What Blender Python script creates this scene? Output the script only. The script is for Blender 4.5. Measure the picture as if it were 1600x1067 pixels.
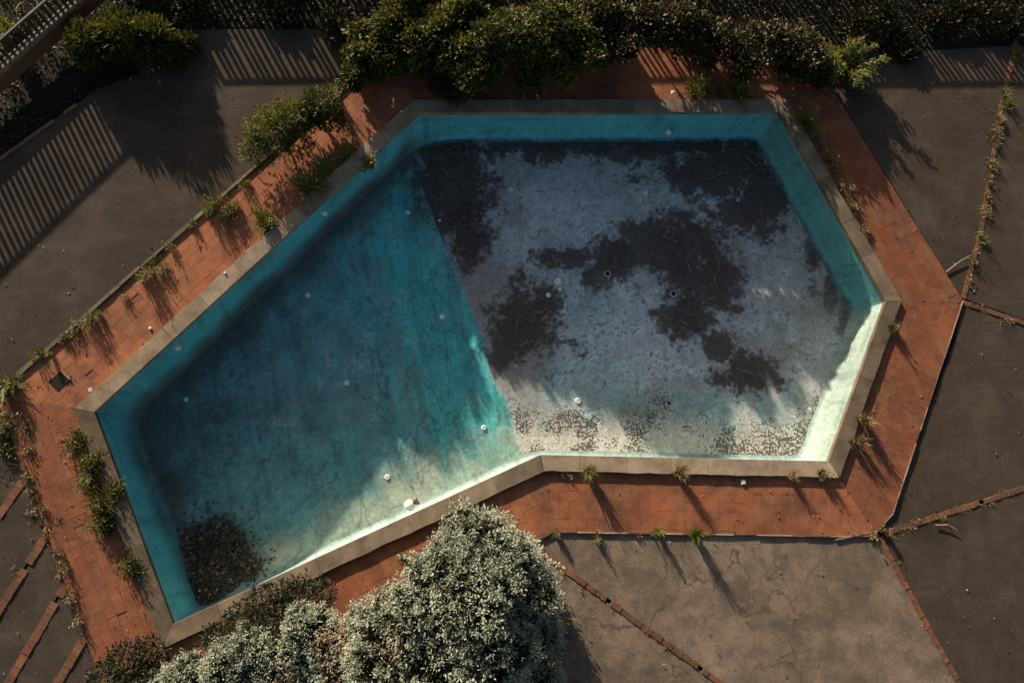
import bpy, math, random
import numpy as np
from mathutils import Vector, Matrix
from mathutils.geometry import tessellate_polygon

# ------------------------------------------------------------------ reset
for o in list(bpy.data.objects):
    bpy.data.objects.remove(o, do_unlink=True)
scene = bpy.context.scene
COL = scene.collection
rng = np.random.default_rng(7)
random.seed(7)

# ------------------------------------------------------------------ camera
W, Hp, F = 1600.0, 1067.0, 1067.0          # photograph size and focal length in its pixels
CAMZ = 12.0
NX, NY = 720.0, 748.0                      # where the plumb line under the drone meets the picture
down = Vector((NX - W/2, -(NY - Hp/2), -F)).normalized()
wz = -down
wy = (Vector((0, 1, 0)) - wz*wz.dot(Vector((0, 1, 0)))).normalized()
wx = wy.cross(wz)
RW2C = Matrix((wx, wy, wz)).transposed()   # columns: world axes in camera space
cam_d = bpy.data.cameras.new('camera')
cam_d.sensor_width = 36.0
cam_d.lens = 36.0*F/W
cam_d.clip_start, cam_d.clip_end = 0.1, 2000
cam = bpy.data.objects.new('camera', cam_d)
COL.objects.link(cam)
M4 = RW2C.transposed().to_4x4()
M4.translation = Vector((0, 0, CAMZ))
cam.matrix_world = M4
scene.camera = cam
scene.render.resolution_x, scene.render.resolution_y = 1024, 682
RC2W = np.array(RW2C.transposed())
RW2CN = np.array(RW2C)

def G(px, py, z=0.0):
    """the point at height z seen at pixel (px, py) of the photograph"""
    d = RC2W @ np.array((px - W/2, -(py - Hp/2), -F))
    t = (z - CAMZ)/d[2]
    return np.array((d[0]*t, d[1]*t, z))

def PX(P):
    """world points (n,3) -> pixels"""
    P = np.asarray(P, float) - np.array((0, 0, CAMZ))
    c = P @ RW2CN.T
    return np.stack((W/2 + F*c[:, 0]/-c[:, 2], Hp/2 - F*c[:, 1]/-c[:, 2]), 1)

# ------------------------------------------------------------------ light
SUN_EL = math.radians(14.3)
a0, a1 = G(1000, 300), G(1000+62, 300+100)
sdir = (a1 - a0)[:2]
sdir = sdir/np.linalg.norm(sdir)           # the way the shadows run on the ground
sun_d = bpy.data.lights.new('sun', 'SUN')
sun_d.energy = 5.0
sun_d.angle = math.radians(0.6)
sun_d.color = (1.0, 0.83, 0.62)
sun = bpy.data.objects.new('sun', sun_d)
COL.objects.link(sun)
ldir = Vector((sdir[0]*math.cos(SUN_EL), sdir[1]*math.cos(SUN_EL), -math.sin(SUN_EL)))
sun.rotation_euler = ldir.to_track_quat('-Z', 'Y').to_euler()
sun.location = (-30, 40, 30)
world = bpy.data.worlds.new('World')
scene.world = world
world.use_nodes = True
wn = world.node_tree
bg = wn.nodes['Background']
sky = wn.nodes.new('ShaderNodeTexSky')
sky.sky_type = 'NISHITA'
sky.sun_disc = False
sky.sun_elevation = SUN_EL
sky.sun_rotation = math.atan2(-sdir[0], -sdir[1])
sky.air_density = 1.0
sky.dust_density = 3.0
sky.ozone_density = 0.6
wn.links.new(sky.outputs[0], bg.inputs[0])
bg.inputs[1].default_value = 0.055
scene.view_settings.view_transform = 'Standard'
scene.view_settings.look = 'None'
scene.view_settings.gamma = 1.0
scene.view_settings.exposure = 1.05

# ------------------------------------------------------------------ helpers
def tag(o, label=None, cat=None, group=None, kind=None):
    if label: o['label'] = label
    if cat: o['category'] = cat
    if group: o['group'] = group
    if kind: o['kind'] = kind
    return o

def empty(name, loc=(0, 0, 0)):
    o = bpy.data.objects.new(name, None)
    o.location = loc
    o.empty_display_size = 0.1
    COL.objects.link(o)
    return o

def link(name, me, mat, parent=None, loc=None, smooth=False):
    """mesh given in world coordinates; when parented, parent sits at its own location"""
    if mat is not None and not me.materials:
        me.materials.append(mat)
    o = bpy.data.objects.new(name, me)
    COL.objects.link(o)
    if parent is not None:
        o.parent = parent
        if loc is None:
            pl = parent.location
            g = parent.parent
            while g is not None:
                pl = pl + g.location
                g = g.parent
            o.location = -pl
        else:
            o.location = loc
    elif loc is not None:
        o.location = loc
    if smooth:
        me.polygons.foreach_set('use_smooth', [True]*len(me.polygons))
    return o

def mesh(name, V, Fc, attrs=None, colors=None):
    me = bpy.data.meshes.new(name)
    V = np.asarray(V, np.float32)
    if isinstance(Fc, np.ndarray):
        k = Fc.shape[1]
        me.vertices.add(len(V)); me.vertices.foreach_set('co', V.ravel())
        me.loops.add(Fc.size); me.loops.foreach_set('vertex_index', Fc.astype(np.int32).ravel())
        me.polygons.add(len(Fc))
        me.polygons.foreach_set('loop_start', np.arange(0, Fc.size, k, dtype=np.int32))
        me.polygons.foreach_set('loop_total', np.full(len(Fc), k, np.int32))
        me.update(calc_edges=True)
    else:
        me.from_pydata([tuple(map(float, v)) for v in V], [], [tuple(f) for f in Fc])
        me.update()
    for n, a in (attrs or {}).items():
        at = me.attributes.new(n, 'FLOAT', 'POINT')
        at.data.foreach_set('value', np.asarray(a, np.float32))
    for n, a in (colors or {}).items():
        at = me.attributes.new(n, 'FLOAT_COLOR', 'POINT')
        c = np.ones((len(V), 4), np.float32); c[:, :3] = a
        at.data.foreach_set('color', c.ravel())
    return me

class MB:
    def __init__(s): s.v, s.f, s.r = [], [], []
    def add(s, V, Fc, r=0.5):
        n = len(s.v)
        s.v += [tuple(map(float, p)) for p in V]
        s.f += [tuple(i+n for i in f) for f in Fc]
        s.r += [r]*len(V)
    def box(s, c, sx, sy, sz, rot=0.0, r=0.5):
        ca, sa = math.cos(rot), math.sin(rot)
        V = []
        for dz in (-sz/2, sz/2):
            for dx, dy in ((-1, -1), (1, -1), (1, 1), (-1, 1)):
                x, y = dx*sx/2, dy*sy/2
                V.append((c[0]+x*ca-y*sa, c[1]+x*sa+y*ca, c[2]+dz))
        s.add(V, [(3, 2, 1, 0), (4, 5, 6, 7), (0, 1, 5, 4), (1, 2, 6, 5), (2, 3, 7, 6), (3, 0, 4, 7)], r)
    def prism(s, poly, z0, z1, r=0.5, inset=0.0):
        n = len(poly)
        poly = np.asarray(poly, float)
        c = poly.mean(0)
        top = poly + (c-poly)/np.maximum(np.linalg.norm(c-poly, axis=1, keepdims=True), 1e-6)*inset
        V = [(p[0], p[1], z0) for p in poly] + [(p[0], p[1], z1-inset*0.7) for p in poly] + [(p[0], p[1], z1) for p in top]
        Fc = [tuple(range(2*n, 3*n))]
        for i in range(n):
            j = (i+1) % n
            Fc.append((i, j, n+j, n+i)); Fc.append((n+i, n+j, 2*n+j, 2*n+i))
        s.add(V, Fc, r)
    def tube(s, pts, rad, seg=7, r=0.5, cap=True):
        pts = [np.asarray(p, float) for p in pts]
        V, Fc = [], []
        for i, p in enumerate(pts):
            t = pts[min(i+1, len(pts)-1)] - pts[max(i-1, 0)]
            t = t/max(np.linalg.norm(t), 1e-9)
            a = np.cross(t, (0, 0, 1)) if abs(t[2]) < 0.9 else np.cross(t, (1, 0, 0))
            a = a/np.linalg.norm(a); b = np.cross(t, a)
            rr = rad[i] if hasattr(rad, '__len__') else rad
            for k in range(seg):
                th = 2*math.pi*k/seg
                V.append(p + rr*(math.cos(th)*a + math.sin(th)*b))
        for i in range(len(pts)-1):
            for k in range(seg):
                k2 = (k+1) % seg
                Fc.append((i*seg+k, i*seg+k2, (i+1)*seg+k2, (i+1)*seg+k))
        if cap:
            Fc.append(tuple(range(seg))[::-1]); Fc.append(tuple((len(pts)-1)*seg+k for k in range(seg)))
        s.add(V, Fc, r)
    def lathe(s, c, prof, seg=16, r=0.5):
        V, Fc = [], []
        for (rr, z) in prof:
            for k in range(seg):
                th = 2*math.pi*k/seg
                V.append((c[0]+rr*math.cos(th), c[1]+rr*math.sin(th), c[2]+z))
        for i in range(len(prof)-1):
            for k in range(seg):
                k2 = (k+1) % seg
                Fc.append((i*seg+k, i*seg+k2, (i+1)*seg+k2, (i+1)*seg+k))
        Fc.append(tuple((len(prof)-1)*seg+k for k in range(seg)))
        s.add(V, Fc, r)
    def build(s, name, mat, parent=None, smooth=False):
        return link(name, mesh(name, s.v, s.f, {'rnd': s.r}), mat, parent, smooth=smooth)

def vnoise(x, y, seed=0):
    """value noise in 2-D, numpy"""
    xi, yi = np.floor(x).astype(np.int64), np.floor(y).astype(np.int64)
    fx, fy = x-xi, y-yi
    fx, fy = fx*fx*(3-2*fx), fy*fy*(3-2*fy)
    def h(a, b):
        n = (a*374761393 + b*668265263 + seed*1442695041) & 0x7fffffff
        n = ((n ^ (n >> 13))*1274126177) & 0x7fffffff
        return ((n ^ (n >> 16)) & 0xffff)/65535.0
    return (h(xi, yi)*(1-fx)+h(xi+1, yi)*fx)*(1-fy) + (h(xi, yi+1)*(1-fx)+h(xi+1, yi+1)*fx)*fy

def fbm(x, y, seed=0, oct=5, lac=2.03, gain=0.55):
    s, a, t = 0.0, 1.0, 0.0
    for o in range(oct):
        s = s + a*vnoise(x, y, seed+o*17); t += a
        x, y, a = x*lac+3.1, y*lac+1.7, a*gain
    return s/t

def sstep(a, b, x):
    t = np.clip((x-a)/(b-a), 0, 1)
    return t*t*(3-2*t)

def offset_poly(P, d):
    """miter offset of a clockwise/ccw closed polygon outward by d"""
    P = np.asarray(P, float)[:, :2]; n = len(P)
    area = sum(P[i][0]*P[(i+1) % n][1]-P[(i+1) % n][0]*P[i][1] for i in range(n))
    sg = 1.0 if area > 0 else -1.0
    out = []
    for i in range(n):
        e0 = P[i]-P[i-1]; e1 = P[(i+1) % n]-P[i]
        e0 = e0/np.linalg.norm(e0); e1 = e1/np.linalg.norm(e1)
        n0 = sg*np.array((e0[1], -e0[0])); n1 = sg*np.array((e1[1], -e1[0]))
        m = n0+n1; m = m/np.dot(m, m)*2
        out.append(P[i]+m*d)
    return np.array(out)

def clip_half(poly, p, n):
    """keep the side of the convex polygon where dot(x-p, n) >= 0"""
    out = []
    m = len(poly)
    for i in range(m):
        a, b = poly[i], poly[(i+1) % m]
        da, db = np.dot(a-p, n), np.dot(b-p, n)
        if da >= 0: out.append(a)
        if (da >= 0) != (db >= 0): out.append(a+(b-a)*da/(da-db))
    return out

# ------------------------------------------------------------------ materials
def newmat(name):
    m = bpy.data.materials.new(name)
    m.use_nodes = True
    nt = m.node_tree
    b = nt.nodes['Principled BSDF']
    b.inputs['Roughness'].default_value = 0.85
    b.inputs['Specular IOR Level'].default_value = 0.25
    return m, nt, b

def N(nt, t, **kw):
    n = nt.nodes.new(t)
    for k, v in kw.items():
        if k.startswith('i_'):
            n.inputs[k[2:].replace('_', ' ')].default_value = v
        else:
            setattr(n, k, v)
    return n

def noise(nt, scale, detail=6, rough=0.6, dist=0.0, vec=None):
    n = N(nt, 'ShaderNodeTexNoise')
    n.inputs['Scale'].default_value = scale
    n.inputs['Detail'].default_value = detail
    n.inputs['Roughness'].default_value = rough
    n.inputs['Distortion'].default_value = dist
    if vec is not None: nt.links.new(vec, n.inputs['Vector'])
    return n.outputs['Fac']

def ramp(nt, fac, stops):
    r = N(nt, 'ShaderNodeValToRGB')
    e = r.color_ramp.elements
    while len(e) < len(stops): e.new(0.5)
    for i, (p, c) in enumerate(stops):
        e[i].position = p
        e[i].color = (c, c, c, 1) if not hasattr(c, '__len__') else (*c, 1)
    nt.links.new(fac, r.inputs[0])
    return r.outputs[0]

def mix(nt, fac, a, b, mode='MIX'):
    m = N(nt, 'ShaderNodeMix', data_type='RGBA', blend_type=mode)
    for sock, v in ((m.inputs[0], fac), (m.inputs[6], a), (m.inputs[7], b)):
        if isinstance(v, (int, float)): sock.default_value = v
        elif isinstance(v, (tuple, list)): sock.default_value = (*v, 1)
        else: nt.links.new(v, sock)
    return m.outputs[2]

def wpos(nt):
    return N(nt, 'ShaderNodeNewGeometry').outputs['Position']

def bump(nt, b, h, strength=0.4, dist=0.01):
    n = N(nt, 'ShaderNodeBump')
    n.inputs['Strength'].default_value = strength
    n.inputs['Distance'].default_value = dist
    nt.links.new(h, n.inputs['Height'])
    nt.links.new(n.outputs[0], b.inputs['Normal'])

def attr(nt, name):
    a = N(nt, 'ShaderNodeAttribute'); a.attribute_name = name
    return a

def mat_concrete(name='weathered_concrete', ca=(0.125, 0.10, 0.082), cb=(0.27, 0.22, 0.175), k=1.0):
    m, nt, b = newmat(name)
    p = wpos(nt)
    big = noise(nt, 0.55, 5, 0.62, 0.6, p)
    mid = noise(nt, 3.2, 6, 0.65, 0.4, p)
    fine = noise(nt, 38, 4, 0.7, 0, p)
    c = mix(nt, ramp(nt, big, [(0.3, 0.0), (0.7, 1.0)]), ca, cb)
    c = mix(nt, ramp(nt, mid, [(0.38, 0.55), (0.62, 0.0)]), c, (0.07*k, 0.058*k, 0.05*k))
    c = mix(nt, ramp(nt, noise(nt, 1.3, 9, 0.7, 0.35, p), [(0.48, 0.0), (0.7, 0.6)]), c, (cb[0]*1.3, cb[1]*1.27, cb[2]*1.25))
    c = mix(nt, 0.85, c, ramp(nt, fine, [(0.25, 0.4), (0.75, 1.4)]), 'MULTIPLY')
    # scraped strokes of dust, stretched
    mp = N(nt, 'ShaderNodeMapping'); mp.inputs['Scale'].default_value = (1.0, 2.6, 1); mp.inputs['Rotation'].default_value = (0, 0, 0.7)
    nt.links.new(p, mp.inputs[0])
    st = noise(nt, 1.3, 8, 0.7, 0.5, mp.outputs[0])
    c = mix(nt, ramp(nt, st, [(0.5, 0.0), (0.75, 0.3)]), c, (0.24*k, 0.195*k, 0.15*k))
    c = mix(nt, ramp(nt, noise(nt, 0.8, 8, 0.7, 0.4, p), [(0.48, 0.0), (0.68, 0.6)]), c, (0.06*k, 0.047*k, 0.038*k))
    # hairline cracks
    vo = N(nt, 'ShaderNodeTexVoronoi', feature='DISTANCE_TO_EDGE'); vo.inputs['Scale'].default_value = 0.42
    wv = N(nt, 'ShaderNodeVectorMath', operation='ADD')
    nn = N(nt, 'ShaderNodeTexNoise'); nn.inputs['Scale'].default_value = 1.3; nn.inputs['Detail'].default_value = 6
    nt.links.new(p, nn.inputs['Vector'])
    nt.links.new(p, wv.inputs[0]); nt.links.new(nn.outputs['Color'], wv.inputs[1]); nt.links.new(wv.outputs[0], vo.inputs['Vector'])
    cr = ramp(nt, vo.outputs['Distance'], [(0.0, 0.9), (0.009, 0.0)])
    c = mix(nt, mix(nt, 1.0, cr, ramp(nt, mid, [(0.38, 0.0), (0.55, 0.9)]), 'MULTIPLY'), c, (0.045, 0.036, 0.03))
    nt.links.new(c, b.inputs['Base Color'])
    b.inputs['Roughness'].default_value = 0.95
    hm = mix(nt, 0.5, mid, fine)
    bump(nt, b, hm, 0.5, 0.012)
    return m

def mat_tile(name='terracotta', base=(0.19, 0.062, 0.031), alt=(0.47, 0.172, 0.08), dark=(0.12, 0.05, 0.032)):
    m, nt, b = newmat(name)
    p = wpos(nt)
    r = attr(nt, 'rnd').outputs['Fac']
    c = mix(nt, r, base, alt)
    big = noise(nt, 1.1, 6, 0.65, 0.8, p)
    c = mix(nt, ramp(nt, big, [(0.4, 0.0), (0.66, 0.85)]), c, dark)
    c = mix(nt, ramp(nt, noise(nt, 6.5, 7, 0.75, 0.3, p), [(0.5, 0.0), (0.72, 0.55)]), c, dark)
    so = noise(nt, 2.3, 6, 0.7, 0.5, p)
    c = mix(nt, ramp(nt, so, [(0.5, 0.0), (0.72, 0.6)]), c, (0.30, 0.17, 0.085))
    fine = noise(nt, 45, 4, 0.75, 0, p)
    c = mix(nt, 0.8, c, ramp(nt, fine, [(0.25, 0.5), (0.75, 1.3)]), 'MULTIPLY')
    nt.links.new(c, b.inputs['Base Color'])
    b.inputs['Roughness'].default_value = 0.9
    bump(nt, b, fine, 0.35, 0.005)
    return m

def mat_simple(name, ca, cb, scale=8.0, rough=0.85, bmp=0.3, fine_scale=60, spec=0.25, metal=0.0):
    m, nt, b = newmat(name)
    p = wpos(nt)
    c = mix(nt, ramp(nt, noise(nt, scale, 6, 0.65, 0.3, p), [(0.32, 0.0), (0.68, 1.0)]), ca, cb)
    fine = noise(nt, fine_scale, 4, 0.7, 0, p)
    c = mix(nt, 0.7, c, ramp(nt, fine, [(0.25, 0.5), (0.75, 1.3)]), 'MULTIPLY')
    nt.links.new(c, b.inputs['Base Color'])
    b.inputs['Roughness'].default_value = rough
    b.inputs['Specular IOR Level'].default_value = spec
    b.inputs['Metallic'].default_value = metal
    if bmp: bump(nt, b, fine, bmp, 0.006)
    return m

def mat_leaf(name, stops, trans=0.3, rough=0.6):
    m, nt, b = newmat(name)
    r = attr(nt, 'rnd').outputs['Fac']
    c = ramp(nt, r, stops)
    nt.links.new(c, b.inputs['Base Color'])
    b.inputs['Roughness'].default_value = rough
    b.inputs['Specular IOR Level'].default_value = 0.3
    t = N(nt, 'ShaderNodeBsdfTranslucent')
    nt.links.new(mix(nt, 1.0, c, (1.0, 1.0, 0.55), 'MULTIPLY'), t.inputs[0])
    ms = N(nt, 'ShaderNodeMixShader'); ms.inputs[0].default_value = trans
    nt.links.new(b.outputs[0], ms.inputs[1]); nt.links.new(t.outputs[0], ms.inputs[2])
    nt.links.new(ms.outputs[0], nt.nodes['Material Output'].inputs[0])
    return m

def mat_vcol(name, aname='col', rough=0.75, streak=False, spec=0.3, bmpd=0.004):
    m, nt, b = newmat(name)
    p = wpos(nt)
    c = attr(nt, aname).outputs['Color']
    f1 = noise(nt, 14, 7, 0.72, 0.4, p)
    f2 = noise(nt, 70, 4, 0.7, 0, p)
    c = mix(nt, 0.8, c, ramp(nt, f1, [(0.3, 0.55), (0.7, 1.4)]), 'MULTIPLY')
    c = mix(nt, 0.7, c, ramp(nt, f2, [(0.25, 0.5), (0.75, 1.45)]), 'MULTIPLY')
    nt.links.new(c, b.inputs['Base Color'])
    b.inputs['Roughness'].default_value = rough
    b.inputs['Specular IOR Level'].default_value = spec
    bump(nt, b, mix(nt, 0.5, f1, f2), 0.4, bmpd)
    return m

M = {}
M['concrete'] = mat_concrete('tan_concrete', (0.135, 0.10, 0.073), (0.25, 0.193, 0.145))
M['concrete_dirty_dim'] = mat_concrete('dirty_dimmed_concrete', (0.036, 0.025, 0.019), (0.074, 0.054, 0.041), 0.55)  # brown dirt, plus lens falloff towards the frame edges put into the colour
M['tile'] = mat_tile()
M['mortar'] = mat_simple('deck_mortar', (0.17, 0.068, 0.038), (0.24, 0.105, 0.06), 5)
M['brick'] = mat_tile('strip_brick', (0.16, 0.062, 0.036), (0.24, 0.098, 0.054), (0.08, 0.05, 0.034))
M['coping'] = mat_simple('coping_stone', (0.19, 0.148, 0.11), (0.39, 0.325, 0.25), 2.8, 0.9, 0.6, 48)
_nt = M['coping'].node_tree
_b = _nt.nodes['Principled BSDF']
_src = _b.inputs['Base Color'].links[0].from_socket
_nt.links.new(mix(_nt, 1.0, _src, ramp(_nt, attr(_nt, 'rnd').outputs['Fac'], [(0.0, (0.36, 0.335, 0.31)), (1.0, (1.45, 1.38, 1.30))]), 'MULTIPLY'), _b.inputs['Base Color'])
M['soil'] = mat_simple('dark_soil', (0.014, 0.011, 0.009), (0.028, 0.022, 0.016), 2.5, 0.95, 0.8, 30)
M['rail'] = mat_simple('painted_rail', (0.08, 0.068, 0.058), (0.13, 0.11, 0.09), 9, 0.6)
M['wall_cap'] = mat_simple('low_wall_render', (0.20, 0.155, 0.105), (0.32, 0.26, 0.18), 6, 0.9)
M['picket'] = mat_simple('picket_paint', (0.045, 0.032, 0.026), (0.09, 0.06, 0.046), 6, 0.7)
M['white'] = mat_simple('white_plastic', (0.62, 0.63, 0.6), (0.8, 0.8, 0.77), 12, 0.5, 0.1)
M['steel'] = mat_simple('dull_steel', (0.3, 0.31, 0.32), (0.5, 0.5, 0.5), 20, 0.45, 0.1, metal=0.6)
M['hole'] = mat_simple('dark_opening', (0.01, 0.009, 0.008), (0.02, 0.018, 0.016), 8, 0.95)
M['rust'] = mat_simple('rusty_iron', (0.09, 0.045, 0.025), (0.17, 0.085, 0.045), 14, 0.85)
M['blue'] = mat_simple('blue_plastic', (0.10, 0.28, 0.5), (0.2, 0.42, 0.62), 20, 0.5)
M['bark'] = mat_simple('bark', (0.06, 0.045, 0.035), (0.13, 0.1, 0.08), 14, 0.95, 0.8, 40)
M['twig'] = mat_simple('dry_twig', (0.20, 0.16, 0.11), (0.34, 0.28, 0.2), 14, 0.9)
M['cable'] = mat_simple('black_cable', (0.012, 0.012, 0.014), (0.02, 0.02, 0.022), 10, 0.6)
M['floor'] = mat_vcol('pool_floor_paint', rough=0.7)
_nt = M['floor'].node_tree; _b = _nt.nodes['Principled BSDF']
_src = _b.inputs['Base Color'].links[0].from_socket
_p = wpos(_nt)
_add = N(_nt, 'ShaderNodeMath', operation='ADD')
_mul = N(_nt, 'ShaderNodeMath', operation='MULTIPLY'); _mul.inputs[1].default_value = 0.215
_nt.links.new(attr(_nt, 'fleck').outputs['Fac'], _mul.inputs[0])
_nt.links.new(noise(_nt, 27, 6, 0.66, 0.3, _p), _add.inputs[0]); _nt.links.new(_mul.outputs[0], _add.inputs[1])
_fk = ramp(_nt, _add.outputs[0], [(0.655, 0.0), (0.70, 0.92)])
_d1 = N(_nt, 'ShaderNodeMath', operation='MULTIPLY_ADD'); _d1.inputs[1].default_value = 1.55
_nt.links.new(noise(_nt, 9, 10, 0.85, 0.2, _p), _d1.inputs[0]); _nt.links.new(attr(_nt, 'dirt').outputs['Fac'], _d1.inputs[2])
_d2 = N(_nt, 'ShaderNodeMapRange'); _d2.inputs[1].default_value = 0.92; _d2.inputs[2].default_value = 1.72; _d2.inputs[4].default_value = 0.95; _d2.interpolation_type = 'SMOOTHSTEP'
_nt.links.new(_d1.outputs[0], _d2.inputs[0])
_dc = ramp(_nt, noise(_nt, 22, 6, 0.75, 0.0, _p), [(0.3, (0.03, 0.024, 0.023)), (0.6, (0.085, 0.072, 0.066)), (0.8, (0.20, 0.18, 0.165))])
_c1 = mix(_nt, _d2.outputs[0], _src, _dc)
_nt.links.new(mix(_nt, _fk, _c1, (0.05, 0.046, 0.043)), _b.inputs['Base Color'])
M['liner'] = mat_vcol('pool_wall_liner', rough=0.6, spec=0.35, bmpd=0.003)
M['silver'] = mat_leaf('silver_leaf', [(0.0, (0.10, 0.12, 0.08)), (0.4, (0.25, 0.285, 0.22)), (0.92, (0.47, 0.51, 0.45)), (1.0, (0.33, 0.2, 0.12))], 0.22)
M['rusty_leaf'] = mat_leaf('rusty_leaf', [(0.0, (0.10, 0.045, 0.02)), (1.0, (0.30, 0.15, 0.08))], 0.15)
M['hedge'] = mat_leaf('hedge_leaf', [(0.0, (0.025, 0.03, 0.008)), (0.55, (0.085, 0.09, 0.018)), (1.0, (0.21, 0.195, 0.045))], 0.3)
M['ivy'] = mat_leaf('ivy_leaf', [(0.0, (0.014, 0.016, 0.008)), (0.6, (0.042, 0.04, 0.014)), (0.9, (0.13, 0.10, 0.03)), (1.0, (0.22, 0.09, 0.035))], 0.2)
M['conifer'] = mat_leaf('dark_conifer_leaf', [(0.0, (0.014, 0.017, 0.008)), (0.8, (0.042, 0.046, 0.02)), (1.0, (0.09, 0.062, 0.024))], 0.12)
M['lime'] = mat_leaf('lime_leaf', [(0.0, (0.05, 0.06, 0.012)), (0.6, (0.125, 0.135, 0.028)), (1.0, (0.28, 0.26, 0.075))], 0.3)
M['grass'] = mat_leaf('grass_blade', [(0.0, (0.05, 0.06, 0.015)), (0.5, (0.12, 0.12, 0.03)), (1.0, (0.30, 0.26, 0.11))], 0.3)
M['dry'] = mat_leaf('dry_grass', [(0.0, (0.07, 0.05, 0.024)), (0.5, (0.17, 0.12, 0.055)), (1.0, (0.36, 0.29, 0.16))], 0.25)
M['litter'] = mat_leaf('dead_leaf', [(0.0, (0.045, 0.035, 0.031)), (0.6, (0.11, 0.085, 0.07)), (0.92, (0.24, 0.165, 0.12)), (1.0, (0.42, 0.34, 0.26))], 0.05, 0.8)

# ------------------------------------------------------------------ key outlines (pixels of the photograph, at their own heights)
COPZ = 0.06
RIM_PX = [(655, 175), (1219, 174), (1386, 470), (1296, 722), (845, 712), (269, 977), (145, 643)]
RIM = np.array([G(x, y, COPZ)[:2] for x, y in RIM_PX])
COPW = 0.262
COP_OUT = offset_poly(RIM, COPW)
DECK_PX = [(618, 70), (1262, 78), (1505, 470), (1395, 803), (1372, 829), (1330, 838), (865, 831), (835, 846), (236, 1130), (182, 1128), (-6, 621)]
DECK = np.array([G(x, y)[:2] for x, y in DECK_PX])

# ------------------------------------------------------------------ ground sheet (a ring round the pool, out to the horizon)
def ring_mesh(name, inner, outer, z):
    polys = [[Vector((p[0], p[1], 0)) for p in outer], [Vector((p[0], p[1], 0)) for p in inner]]
    tri = tessellate_polygon(polys)
    V = [(p[0], p[1], z) for p in list(outer)+list(inner)]
    out = []
    for t in tri:
        a, b, c = (np.array(V[i][:2]) for i in t)
        cr = (b[0]-a[0])*(c[1]-a[1])-(b[1]-a[1])*(c[0]-a[0])
        out.append(t if cr > 0 else t[::-1])
    return mesh(name, V, out)

hole = offset_poly(RIM, 0.12)
far = [(600*math.cos(t), 600*math.sin(t)) for t in np.linspace(0, 2*math.pi, 24, endpoint=False)]
tag(link('ground', ring_mesh('ground', hole, far, -0.12), M['soil']), kind='structure')

# ------------------------------------------------------------------ concrete paving: panels and brick strips
paving = tag(empty('concrete_paving'), kind='structure')
def panel(px, ztop, thick=0.12, mat='concrete_dirty_dim'):
    P = [G(x, y, ztop)[:2] for x, y in px]
    tri = tessellate_polygon([[Vector((p[0], p[1], 0)) for p in P]])
    n = len(P)
    V = [(p[0], p[1], ztop) for p in P] + [(p[0], p[1], ztop-thick) for p in P]
    Fc = []
    for t in tri:
        a, b, c = (np.array(V[i][:2]) for i in t)
        cr = (b[0]-a[0])*(c[1]-a[1])-(b[1]-a[1])*(c[0]-a[0])
        Fc.append(t if cr > 0 else t[::-1])
    for i in range(n):
        j = (i+1) % n
        Fc.append((i, j, n+j, n+i))
    return link('concrete_slab', mesh('concrete_slab', V, Fc), M[mat], paving)

# upper left terrace, a little higher than the tiles
panel([(-420, 985), (-6, 619), (27, 590), (300, 350), (548, 132), (615, 72), (598, 46), (268, 46), (262, 98), (152, 140), (0, 248), (-420, 546)], 0.03)
# right side: between the tiles and the weedy joint
panel([(1258, 74), (1270, 92), (1395, 290), (1503, 466), (1532, 360), (1562, 170), (1583, 72), (1380, 84)], -0.025)
panel([(1590, 72), (1566, 170), (1536, 360), (1507, 466), (1604, 501), (1780, 560), (1780, 72)], -0.03)
panel([(1506, 472), (1494, 526), (1394, 800), (1378, 830), (1600, 760), (1780, 700), (1780, 566), (1600, 508)], -0.035)
panel([(1376, 838), (1600, 767), (1780, 708), (1780, 1300), (1626, 1300)], -0.03)
panel([(1370, 826), (1330, 836), (865, 829), (833, 848), (1130, 1066), (1445, 1300), (1618, 1300), (1376, 842)], -0.032, mat='concrete')
panel([(828, 852), (560, 975), (236, 1128), (230, 1300), (1432, 1300), (1123, 1068)], -0.036, mat='concrete')
# left side wedges between the brick strips
LST = [((13, 672), (-60, 790)), ((40, 744), (-60, 890)), ((73, 834), (-60, 1045)), ((103, 912), (-60, 1190)), ((133, 994), (-60, 1320))]
edge = [(-8, 622)] + [a for a, b in LST] + [(181, 1128)]
outer_l = [(-420, 985)] + [(-420, b[1]+(b[1]-a[1])/(a[0]-b[0])*360) for a, b in LST] + [(-420, 2300)]
def lerp2(a, b, t): return (a[0]+(b[0]-a[0])*t, a[1]+(b[1]-a[1])*t)
for i in range(len(edge)-1):
    a, b = edge[i], edge[i+1]
    oa, ob = outer_l[i], outer_l[i+1]
    panel([lerp2(a, b, 0.03), lerp2(a, b, 0.97), lerp2(ob, oa, 0.02), lerp2(oa, ob, 0.02)], -0.03-0.004*(i % 2))

def brick_strip(pa, pb, width=0.09, z=-0.018):
    """a course of bricks laid in the joint between two panels"""
    a, b = G(*pa, z)[:2], G(*pb, z)[:2]
    L = np.linalg.norm(b-a); d = (b-a)/L; nrm = np.array((-d[1], d[0]))
    mb = MB(); s = 0.0; rot = math.atan2(d[1], d[0])
    while s < L:
        bl = 0.105*random.uniform(0.92, 1.05)
        if random.random() > 0.015:
            c = a + d*(s+bl/2) + nrm*random.uniform(-0.006, 0.006)
            mb.box((c[0], c[1], z-0.04+random.uniform(-0.006, 0.004)), bl-0.004, width*random.uniform(0.92, 1.04), 0.08, rot+random.uniform(-0.02, 0.02), random.random())
        s += bl
    return tag(mb.build('brick_strip', M['brick'], paving), kind='stuff')

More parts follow.
